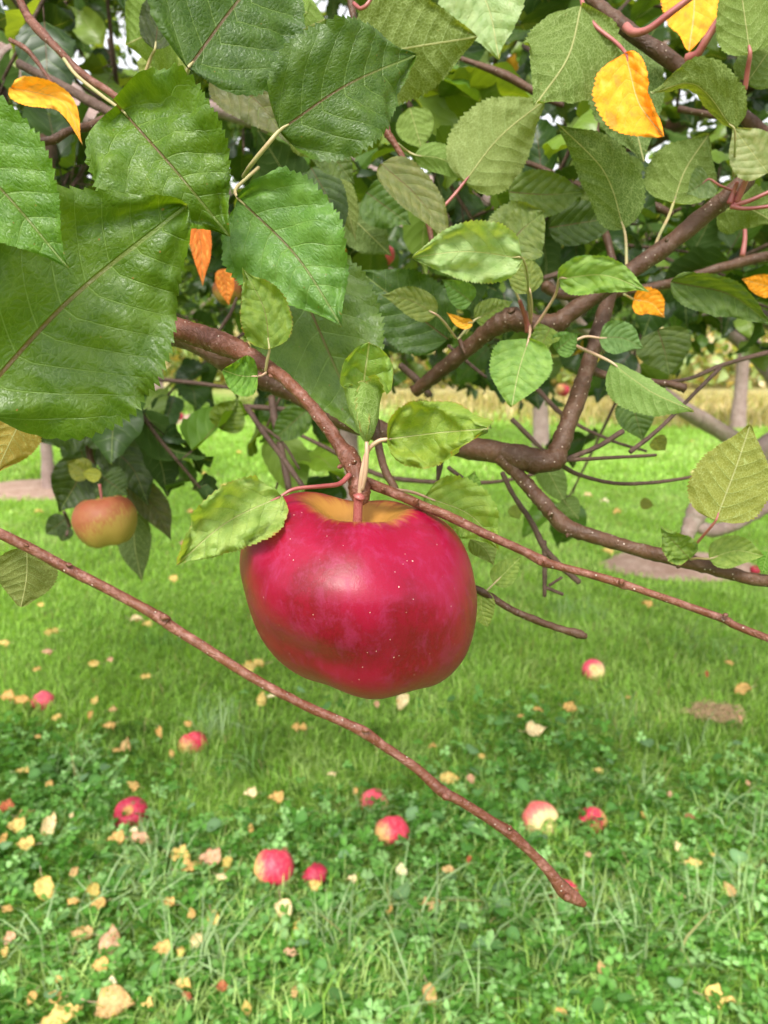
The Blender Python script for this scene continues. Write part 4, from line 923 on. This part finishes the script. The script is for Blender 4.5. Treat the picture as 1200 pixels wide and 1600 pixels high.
MA_RED = apple_material('fallen_red_apple_skin', red=(.62, .03, .07), dark=(.48, .015, .05), bloom=(.78, .28, .30), yellow=(.70, .45, .16), ymix=.30, ydir=(-.9, -.2, .2), hero=False, cavity=.35, rough=.42)
MA_DRED = apple_material('fallen_dark_apple_skin', red=(.42, .012, .045), dark=(.28, .008, .03), bloom=(.62, .16, .22), yellow=(.5, .3, .1), hero=False, cavity=.3, rough=.45)
MA_PINK = apple_material('fallen_pink_apple_skin', red=(.70, .07, .12), dark=(.60, .05, .09), bloom=(.85, .38, .36), yellow=(.80, .62, .28), ymix=.46, ydir=(.8, -.3, .5), hero=False, cavity=.4, rough=.42)
MA_PALE = apple_material('fallen_pale_apple_skin', red=(.72, .13, .12), dark=(.65, .10, .10), bloom=(.85, .45, .36), yellow=(.80, .64, .30), ymix=.68, ydir=(.1, -.3, .8), hero=False, cavity=.5, rough=.42)
FG = 'fallen apples in the grass'
def fallen(px, py, wpx, mat, label, rot, seed, sink=0.0, squash=1.0):
    # centre height so that it shows as in the photo; width in px gives the radius
    g = G(px, py, .03); dep = (g - CAMP).dot(FWD); R = wpx * .5 / FPX * dep; g = G(px, py, R * .86 - sink)
    make_apple((g.x, g.y, g.z), R, mat, label, rot=rot, group=FG, seed=seed, calyx=False, squash=squash)
fallen(927, 1047, 35, MA_PINK, 'small pink and cream apple lying alone in the grass right of the hanging apple', (.9, .2, -.4), 1, sink=.0)
fallen(68, 1098, 36, MA_PINK, 'pink apple half sunk in grass near the left edge beside orange leaves', (2.6, .1, 2.0), 2, sink=.018)
fallen(302, 1167, 48, MA_RED, 'red apple mostly hidden in long grass below the lower twig', (2.6, .3, 1.1), 3, sink=.035)
fallen(204, 1272, 54, MA_DRED, 'dark red apple lying in clover left of the other fallen apples', (.4, -.5, .8), 4, sink=.004)
fallen(585, 1256, 47, MA_PINK, 'pink and cream apple directly behind the round pink one in the middle of the lawn', (1.2, .5, .3), 5, sink=.02)
fallen(613, 1304, 55, MA_RED, 'round pink red apple in the middle, just in front of the pink and cream one', (2.4, .4, .6), 6, sink=.004)
fallen(428, 1360, 64, MA_RED, 'largest fallen apple, red with a yellow left cheek, lying in front', (2.7, .3, .4), 7, sink=.0)
fallen(494, 1372, 42, MA_DRED, 'small red apple touching the right side of the largest fallen apple', (2.2, 0, 1), 8, sink=-.008)
fallen(846, 1282, 58, MA_PALE, 'cream yellow apple with pink blush right of the twig end', (1.5, .2, .4), 9, sink=.006)
fallen(926, 1284, 46, MA_RED, 'bright red apple right of the cream yellow one', (2.2, .4, 2.9), 10, sink=.008)
fallen(927, 1247, 22, MA_DRED, 'tiny red windfall behind the bright red apple', (1, 0, 1), 11, sink=.004)
fallen(884, 1402, 50, MA_RED, 'red apple buried in clover behind the tip of the lower twig', (2, .6, 1), 12, sink=.014)
for (px, py, d, w, lab, mt) in [(600, 397, .95, 34, 'pink apple peeping out behind the dark leaves above the centre', MA_PINK), (880, 608, 3.2, 22, 'pink red apple hanging far off left of the grey forked branch', MA_RED),
        (162, 262, .9, 42, 'reddish apple half hidden behind leaves at upper left', MA_YEL), (752, 165, 4.0, 24, 'blurred pink apple high in the canopy near the white sky gap', MA_PINK), (710, 164, 4.0, 14, 'smaller blurred red apple just left of the pink one in the canopy', MA_RED),
        (1180, 890, 1.6, 16, 'small dark red apple behind the brown branch at the right edge', MA_DRED), (253, 637, 12, 19, 'red apple hanging low on the distant left tree', MA_RED), (280, 650, 12, 13, 'smaller red apple right of the other on the distant left tree', MA_DRED), (355, 452, .85, 46, 'orange red apple in shade behind the small curled leaf', MA_YEL)]:
    make_apple(P(px, py, d), w * .5 / FPX * d, mt, lab, rot=(.3, .2, px), seed=px, stalk=(.02, 0, 1.1), group='apples hanging in the trees')

# ------------------------------------------------------------------ fallen leaves
FL = []
for i in range(7):
    r_ = random.Random(i + 300)
    mid = [Vector((0, -.5, .0)), Vector((0, 0, r_.uniform(.03, .14))), Vector((r_.uniform(-.12, .12), .5, r_.uniform(-.02, .10)))]
    V, F, U, W = leaf_mesh(mid, r_.uniform(.62, .82), fold=r_.uniform(-.45, .7), curl=r_.uniform(-.4, .9), ruffle=.15, teeth=14, rows=57, cols=4, seed=i + 60, rnd=.1, view=(0, 0, 1.0), nveins=6)
    pt = tube([(0, -.47, .0, .012), (.02, -.65, .05, .012), (r_.uniform(-.1, .1), -.9, .12, .016)], seg=6, n=4)
    FL.append((V, F, U, W, pt))
CT = dict(y=(.66, .48, .17), o=(.60, .37, .14), c=(.74, .60, .38), t=(.52, .34, .17), p=(.58, .33, .24), r=(.38, .09, .05), b=(.30, .15, .08), w=(.82, .74, .55), k=(.45, .35, .10))
CN = dict(y='yellow', o='orange', c='cream', t='tan', p='pinkish tan', r='rust red', b='brown', w='whitish', k='ochre')
LG = 'fallen leaves on the grass'
PETM = {}
protos = {}
def fallen_leaf(x, y, w, h, ck, label, rot=None, shape=None):
    key = len(protos); r_ = random.Random(int(x * 13 + y * 7)); sh = shape if shape is not None else r_.randrange(7)
    if (sh, ck) not in protos:
        V, F, U, W, pt = FL[sh]
        col = np.ones((len(V), 4)); base = np.array(CT[ck])
        nz = np.array([mnoise.noise(Vector((p[0] * 4, p[1] * 4, sh))) for p in V]); col[:, :3] = base[None] * (1 + .35 * nz[:, None]); col[:, 3] = .9
        o = mesh_arrays('fallen_leaf', V, [F], M_DRY, uvs={'UVMap': U, 'vein': W}, col=col)
        b = Bag(); b.add(*pt); p = b.build('petiole', M_PETP); p.parent = o
        protos[(sh, ck)] = (o, p); first = True
    else:
        a, b_ = protos[(sh, ck)]; o = a.copy(); COL.objects.link(o); p = b_.copy(); COL.objects.link(p); p.parent = o
    zz = .040 if y > 1150 else .048
    g = G(x, y, zz); dep = (g - CAMP).dot(FWD)
    big = max(w, h) / FPX * dep * 1.0; asp = min(w, h) / max(w, h)
    o.location = (g.x, g.y, zz); o.scale = (big, big, big)
    elev = math.atan2(CAMZ, g.y)              # seen foreshortened: tilt it up when it shows tall
    tilt = r_.uniform(.1, .5) + (.5 if h > w * .8 else 0)
    rz = rot if rot is not None else (r_.uniform(1.1, 2.0) * r_.choice((-1, 1)) if w > h * 1.15 else r_.uniform(-.5, .5) + (math.pi if r_.random() < .5 else 0))
    o.rotation_euler = (Matrix.Rotation(tilt, 3, 'X') @ Matrix.Rotation(rz, 3, 'Z') @ Matrix.Rotation(r_.uniform(-.25, .25), 3, 'Y')).to_euler()
    tag(o, CN[ck] + ' ' + label, 'fallen leaf', LG)
for row in [
    (36, 1207, 22, 17, 'y', 'fallen leaf near the left edge, level with the dark red apple but higher'), (78, 1229, 15, 18, 'o', 'fallen leaf standing left of the dark red apple, well above the cream leaf'), (12, 1261, 26, 13, 'r', 'fallen leaf at the left edge above the yellow pair'),
    (42, 1271, 24, 14, 't', 'small fallen leaf between the red scrap and the big cream leaf'), (80, 1287, 36, 32, 'c', 'broad fallen leaf left of the dark red apple'), (23, 1291, 32, 25, 'y', 'fallen leaf just left of the broad cream leaf'), (8, 1308, 17, 18, 'o', 'fallen leaf cut by the left edge under the yellow one'),
    (38, 1322, 30, 17, 'y', 'long fallen leaf below the broad cream leaf'), (113, 1273, 10, 10, 'c', 'speck of a leaf between the broad cream leaf and the dark red apple'), (180, 1311, 28, 10, 'o', 'thin fallen leaf directly below the dark red apple'), (222, 1316, 32, 22, 'p', 'fallen leaf just below and right of the dark red apple'),
    (208, 1297, 14, 12, 'w', 'scrap of leaf touching the bottom of the dark red apple'), (117, 1361, 17, 15, 't', 'small fallen leaf alone above the two yellow leaves'), (72, 1392, 38, 42, 'y', 'large folded fallen leaf left of the round yellow leaf'), (148, 1396, 31, 27, 'k', 'round fallen leaf right of the large folded yellow one'),
    (152, 1414, 26, 14, 'o', 'fallen leaf tucked under the round ochre leaf'), (118, 1411, 20, 16, 'o', 'small fallen leaf between the folded yellow and the round ochre leaf'), (12, 1420, 22, 16, 'o', 'fallen leaf at the left edge beside the folded yellow leaf'), (282, 1337, 34, 15, 'y', 'leaf at the left of the leaf pile near the largest fallen apple'),
    (300, 1354, 34, 22, 'o', 'leaf in the middle of the leaf pile left of the largest fallen apple'), (326, 1342, 38, 26, 'p', 'big crumpled leaf topping the leaf pile left of the largest fallen apple'), (355, 1352, 25, 22, 'k', 'leaf at the right of the leaf pile left of the largest fallen apple'), (347, 1370, 20, 14, 'c', 'leaf at the bottom of the leaf pile left of the largest fallen apple'),
    (262, 1412, 22, 15, 'o', 'fallen leaf below the leaf pile, left one of two'), (299, 1426, 18, 18, 'o', 'fallen leaf below the leaf pile, right one of two'), (335, 1438, 27, 27, 'y', 'crumpled fallen leaf in line under the right end of the leaf pile'), (307, 1476, 22, 30, 'c', 'fallen leaf with its stalk upright, below the crumpled yellow leaf'),
    (252, 1485, 30, 23, 'o', 'fallen leaf left of the upright cream leaf'), (284, 1486, 17, 16, 'y', 'small fallen leaf squeezed between the orange and upright cream leaves'), (173, 1470, 20, 48, 'p', 'tall curled fallen leaf standing in long grass at lower left'), (128, 1460, 34, 18, 't', 'fallen leaf left of the tall curled one'),
    (156, 1510, 28, 17, 'o', 'fallen leaf directly below the tall curled one'), (175, 1534, 16, 20, 'w', 'upright fallen leaf above the big tan leaf at the bottom'), (288, 1539, 25, 13, 'y', 'fallen leaf lower left lying over a rust scrap'), (291, 1555, 20, 13, 'r', 'leaf scrap under a yellow leaf at lower left'), (351, 1543, 25, 20, 'r', 'crumpled leaf at lower left, right of the yellow leaf'),
    (385, 1573, 22, 20, 'k', 'fallen leaf near the bottom edge left of centre'), (49, 1560, 17, 20, 'o', 'small fallen leaf left of its twin near the bottom left corner'), (84, 1558, 25, 18, 'o', 'curled fallen leaf above the large yellow leaf in the bottom left corner'), (182, 1566, 60, 32, 't', 'largest fallen leaf, at the bottom near the left corner'),
    (97, 1587, 62, 28, 'y', 'large fallen leaf on the bottom edge near the left corner'), (230, 1568, 21, 16, 'y', 'small fallen leaf right of the largest tan leaf'), (92, 1530, 14, 10, 'o', 'speck of a leaf above the curled orange leaf near the corner'), (14, 1468, 22, 20, 'p', 'fallen leaf at the left edge in the lower grass'), (8, 1488, 10, 16, 'y', 'fallen leaf cut by the left edge in the lower grass'),
    (390, 1240, 22, 16, 'c', 'fallen leaf with a stalk, up and left of the largest fallen apple'), (392, 1293, 10, 14, 'o', 'speck of leaf above and left of the largest fallen apple'), (208, 1227, 24, 13, 'o', 'small fallen leaf behind the dark red apple'), (430, 1247, 26, 14, 'o', 'crumpled fallen leaf between the lower twig and largest fallen apple'),
    (518, 1209, 15, 12, 'c', 'small fallen leaf just behind the two pink apples in the middle'), (555, 1237, 12, 12, 'o', 'small fallen leaf touching the rear left of the pink and cream apple'), (703, 1216, 32, 26, 'y', 'bright squarish leaf right above the lower twig'), (736, 1218, 16, 16, 'p', 'small fallen leaf right of the bright squarish one by the twig'),
    (444, 1330, 12, 12, 'b', 'scrap of leaf on top of the largest fallen apple'), (549, 1375, 17, 12, 'c', 'fallen leaf right of the small red apple'), (492, 1385, 24, 10, 'y', 'leaf lying against the front of the small red apple'), (628, 1359, 23, 20, 'w', 'bright folded leaf below the round pink red apple'), (703, 1362, 22, 10, 't', 'thin fallen leaf under the middle of the lower twig'),
    (732, 1344, 12, 12, 'r', 'scrap of leaf under the middle of the lower twig'), (607, 1420, 20, 20, 'o', 'crumpled small leaf below the bright folded whitish one'), (672, 1414, 40, 22, 't', 'wide fallen leaf right of the crumpled small orange one'), (445, 1424, 35, 34, 'c', 'broad fallen leaf right in front of the largest fallen apple'),
    (466, 1445, 18, 20, 'k', 'fallen leaf under the broad one in front of the largest apple'), (452, 1489, 21, 16, 'p', 'fallen leaf alone in clover below the broad cream leaf'), (461, 1549, 13, 16, 't', 'small fallen leaf low in the clover left of the bottom centre'), (674, 1556, 18, 34, 't', 'upright narrow fallen leaf near the bottom, right of centre'),
    (935, 1203, 16, 11, 'y', 'small leaf above the tiny red windfall'), (1047, 1242, 13, 13, 'p', 'small leaf right of the bright red apple'), (1004, 1273, 11, 10, 'o', 'speck of a leaf just right of the bright red apple'), (1084, 1349, 29, 20, 'y', 'smooth oval leaf on the right part of the lawn'), (1058, 1321, 15, 16, 'c', 'curled small leaf up left of the smooth oval one'),
    (1113, 1336, 9, 7, 'y', 'speck of a leaf up right of the smooth oval one'), (1138, 1388, 19, 24, 't', 'upright pale leaf below the smooth oval one'), (1063, 1401, 15, 12, 'c', 'curled sliver of leaf below the smooth oval one'), (918, 1335, 12, 10, 'p', 'small leaf scrap below the bright red apple'), (1078, 1277, 16, 12, 'b', 'dark leaf scrap in the grass right of the bright red apple'),
    (939, 1510, 16, 20, 't', 'small leaf low down under the end of the twig'), (875, 1582, 20, 16, 'o', 'fallen leaf at the bottom edge right of centre'), (1125, 1561, 46, 32, 'y', 'large leaf in the bottom right corner'), (838, 1140, 34, 20, 'c', 'broad leaf with a long stalk under the right side of the hanging apple'),
    (1159, 1077, 28, 15, 'o', 'oval leaf near the right edge above the dead patch'), (891, 1106, 22, 9, 'o', 'flat leaf below the lone pink and cream apple'), (842, 1111, 14, 10, 'o', 'small leaf above the broad one with a long stalk'), (814, 1118, 11, 8, 'o', 'tiny leaf up left of the broad one with a long stalk'), (1103, 1055, 11, 11, 'r', 'small leaf left of the oval one near the right edge'),
    (1139, 1035, 14, 8, 'o', 'small leaf above the oval one near the right edge'), (982, 1090, 9, 7, 'o', 'speck of a leaf right of the lone pink and cream apple'), (629, 1097, 24, 28, 'c', 'upright leaf directly under the hanging apple'), (589, 1101, 12, 11, 'p', 'small leaf left of the upright one under the hanging apple'), (395, 1041, 34, 16, 'y', 'leaf lying against the left bottom of the hanging apple behind the twig'),
    (409, 1091, 20, 25, 'y', 'upright leaf seen just below the twig left of the hanging apple'), (424, 1089, 12, 10, 'w', 'scrap right of the upright yellow leaf below the twig'), (467, 1138, 24, 13, 'o', 'tilted leaf below the left part of the hanging apple'), (675, 1167, 14, 10, 'o', 'small leaf above the bright squarish one'),
    (752, 1181, 11, 9, 'y', 'tiny leaf right of the small orange one above the twig'), (215, 969, 24, 13, 'c', 'pale leaf touching the lower twig at its first node'), (229, 976, 16, 11, 'y', 'leaf under the first node of the lower twig'), (63, 945, 11, 9, 'y', 'small leaf just right of the round leaf hanging on the lower twig'),
    (6, 1004, 18, 11, 'y', 'leaf cut by the left edge below the lower twig'), (80, 988, 22, 14, 'k', 'leaf in thin grass left below the lower twig'), (73, 1018, 17, 10, 'p', 'leaf below the ochre one at the left'), (146, 1038, 17, 11, 'y', 'leaf in the grass below the first node of the twig'), (171, 1031, 11, 9, 'p', 'small leaf just right of the yellow one below the twig'),
    (57, 1046, 12, 8, 'o', 'small leaf above the orange cluster at the left'), (227, 1058, 16, 8, 'y', 'thin leaf under the lower twig, alone in short grass'), (288, 847, 14, 10, 'p', 'leaf seen above the lower twig left of the hanging apple'), (14, 1088, 24, 12, 'o', 'leaf at the left edge beside the sunken pink apple'), (38, 1096, 24, 13, 'o', 'leaf touching the left of the sunken pink apple'),
    (149, 1094, 16, 14, 'y', 'leaf right of the sunken pink apple'), (88, 1121, 15, 12, 'y', 'leaf below the sunken pink apple'), (141, 1118, 13, 12, 'o', 'leaf between two others right of the sunken pink apple'), (177, 1109, 13, 10, 't', 'leaf right of the cluster by the sunken pink apple'), (170, 1133, 20, 16, 'o', 'round leaf lowest of the cluster right of the sunken pink apple'),
    (293, 1131, 14, 12, 'o', 'tilted leaf above the red apple hidden in long grass'), (198, 1163, 12, 24, 't', 'upright leaf left of the red apple hidden in long grass'), (250, 1146, 17, 16, 'o', 'leaf up left of the red apple hidden in long grass'), (268, 1176, 13, 12, 'o', 'leaf touching the left of the red apple hidden in long grass'), (183, 1172, 16, 12, 'o', 'leaf next to the upright tan one'),
    (1053, 942, 9, 7, 'p', 'distant leaf under the long right hand twig'), (60, 1151, 13, 8, 'o', 'small leaf in clover above the yellow one at the left edge'), (1168, 1223, 9, 8, 'p', 'tiny leaf near the right edge below the dead patch'), (1156, 1122, 10, 9, 'p', 'tiny leaf touching the dead patch')]:
    fallen_leaf(*row)
# leaves far off on the lawn
for (x_, y_, ck, lab) in [
    (300, 712, 'c', 'far leaf above the hanging leaf spray, left of the main spur'), (320, 740, 'y', 'far leaf between the shaded small apple and the thin crossing twigs'), (235, 702, 'c', 'far leaf just right of the shaded spray'), (375, 708, 'y', 'far leaf below the second thin hanging twig'),
    (253, 716, 'o', 'far leaf right of the shaded spray, under a cream one'), (282, 700, 'y', 'far leaf high on the lawn left of the crossing twigs'), (500, 735, 'p', 'far leaf seen left of the apple spur'), (50, 700, 'c', 'far leaf left of the slim trunk in the pale ring'),
    (20, 690, 'y', 'far leaf at the left edge before the slim trunk'), (130, 705, 'c', 'far leaf behind the shaded apple spray'), (950, 860, 'y', 'leaf beside the left end of the bare soil patch'), (1085, 740, 'c', 'far leaf under the curved thin twig on the right'),
    (920, 775, 'c', 'far leaf right of the grey fork stub, lower one'), (945, 783, 'w', 'far leaf beside the cream one right of the grey fork stub'), (1080, 690, 'y', 'far leaf at the foot of the pale field'), (300, 800, 'o', 'leaf on the lawn above the leaf beside the apple'),
    (350, 760, 'y', 'far leaf above the leaf beside the hanging apple'), (965, 800, 'o', 'far leaf over the brown arching branch'), (1010, 945, 'o', 'leaf between the two long twigs at right'), (60, 800, 'y', 'leaf left of the shaded small apple on the open lawn'), (270, 905, 'y', 'leaf left of the hanging apple above the lower twig')]:
    g = G(x_, y_, .05); dep = (g - CAMP).dot(FWD); sz_ = .06 if dep > 4 else .045
    fallen_leaf(x_, y_, sz_ * FPX / dep, sz_ * FPX / dep * .6, ck, lab)
# dead grass scrap on the right
bl = Bag(); rr = random.Random(4)
for i in range(220):
    a = rr.uniform(0, 6.28); q = rr.random() ** .6; x0 = DEADP[0] + math.cos(a) * q * .07; y0 = DEADP[1] + math.sin(a) * q * .055; b_ = rr.uniform(0, 6.28); L = rr.uniform(.015, .04)
    bl.add(*tube([(x0, y0, rr.uniform(.035, .05), .0012), (x0 + math.cos(b_) * L * .5, y0 + math.sin(b_) * L * .5, rr.uniform(.045, .06), .0011), (x0 + math.cos(b_) * L, y0 + math.sin(b_) * L, rr.uniform(.035, .05), .0006)], seg=4, n=2))
tag(bl.build('dead_grass', plain('dead_grass', (.36, .22, .12), .9, (.5, .36, .2), 120)), kind='stuff')
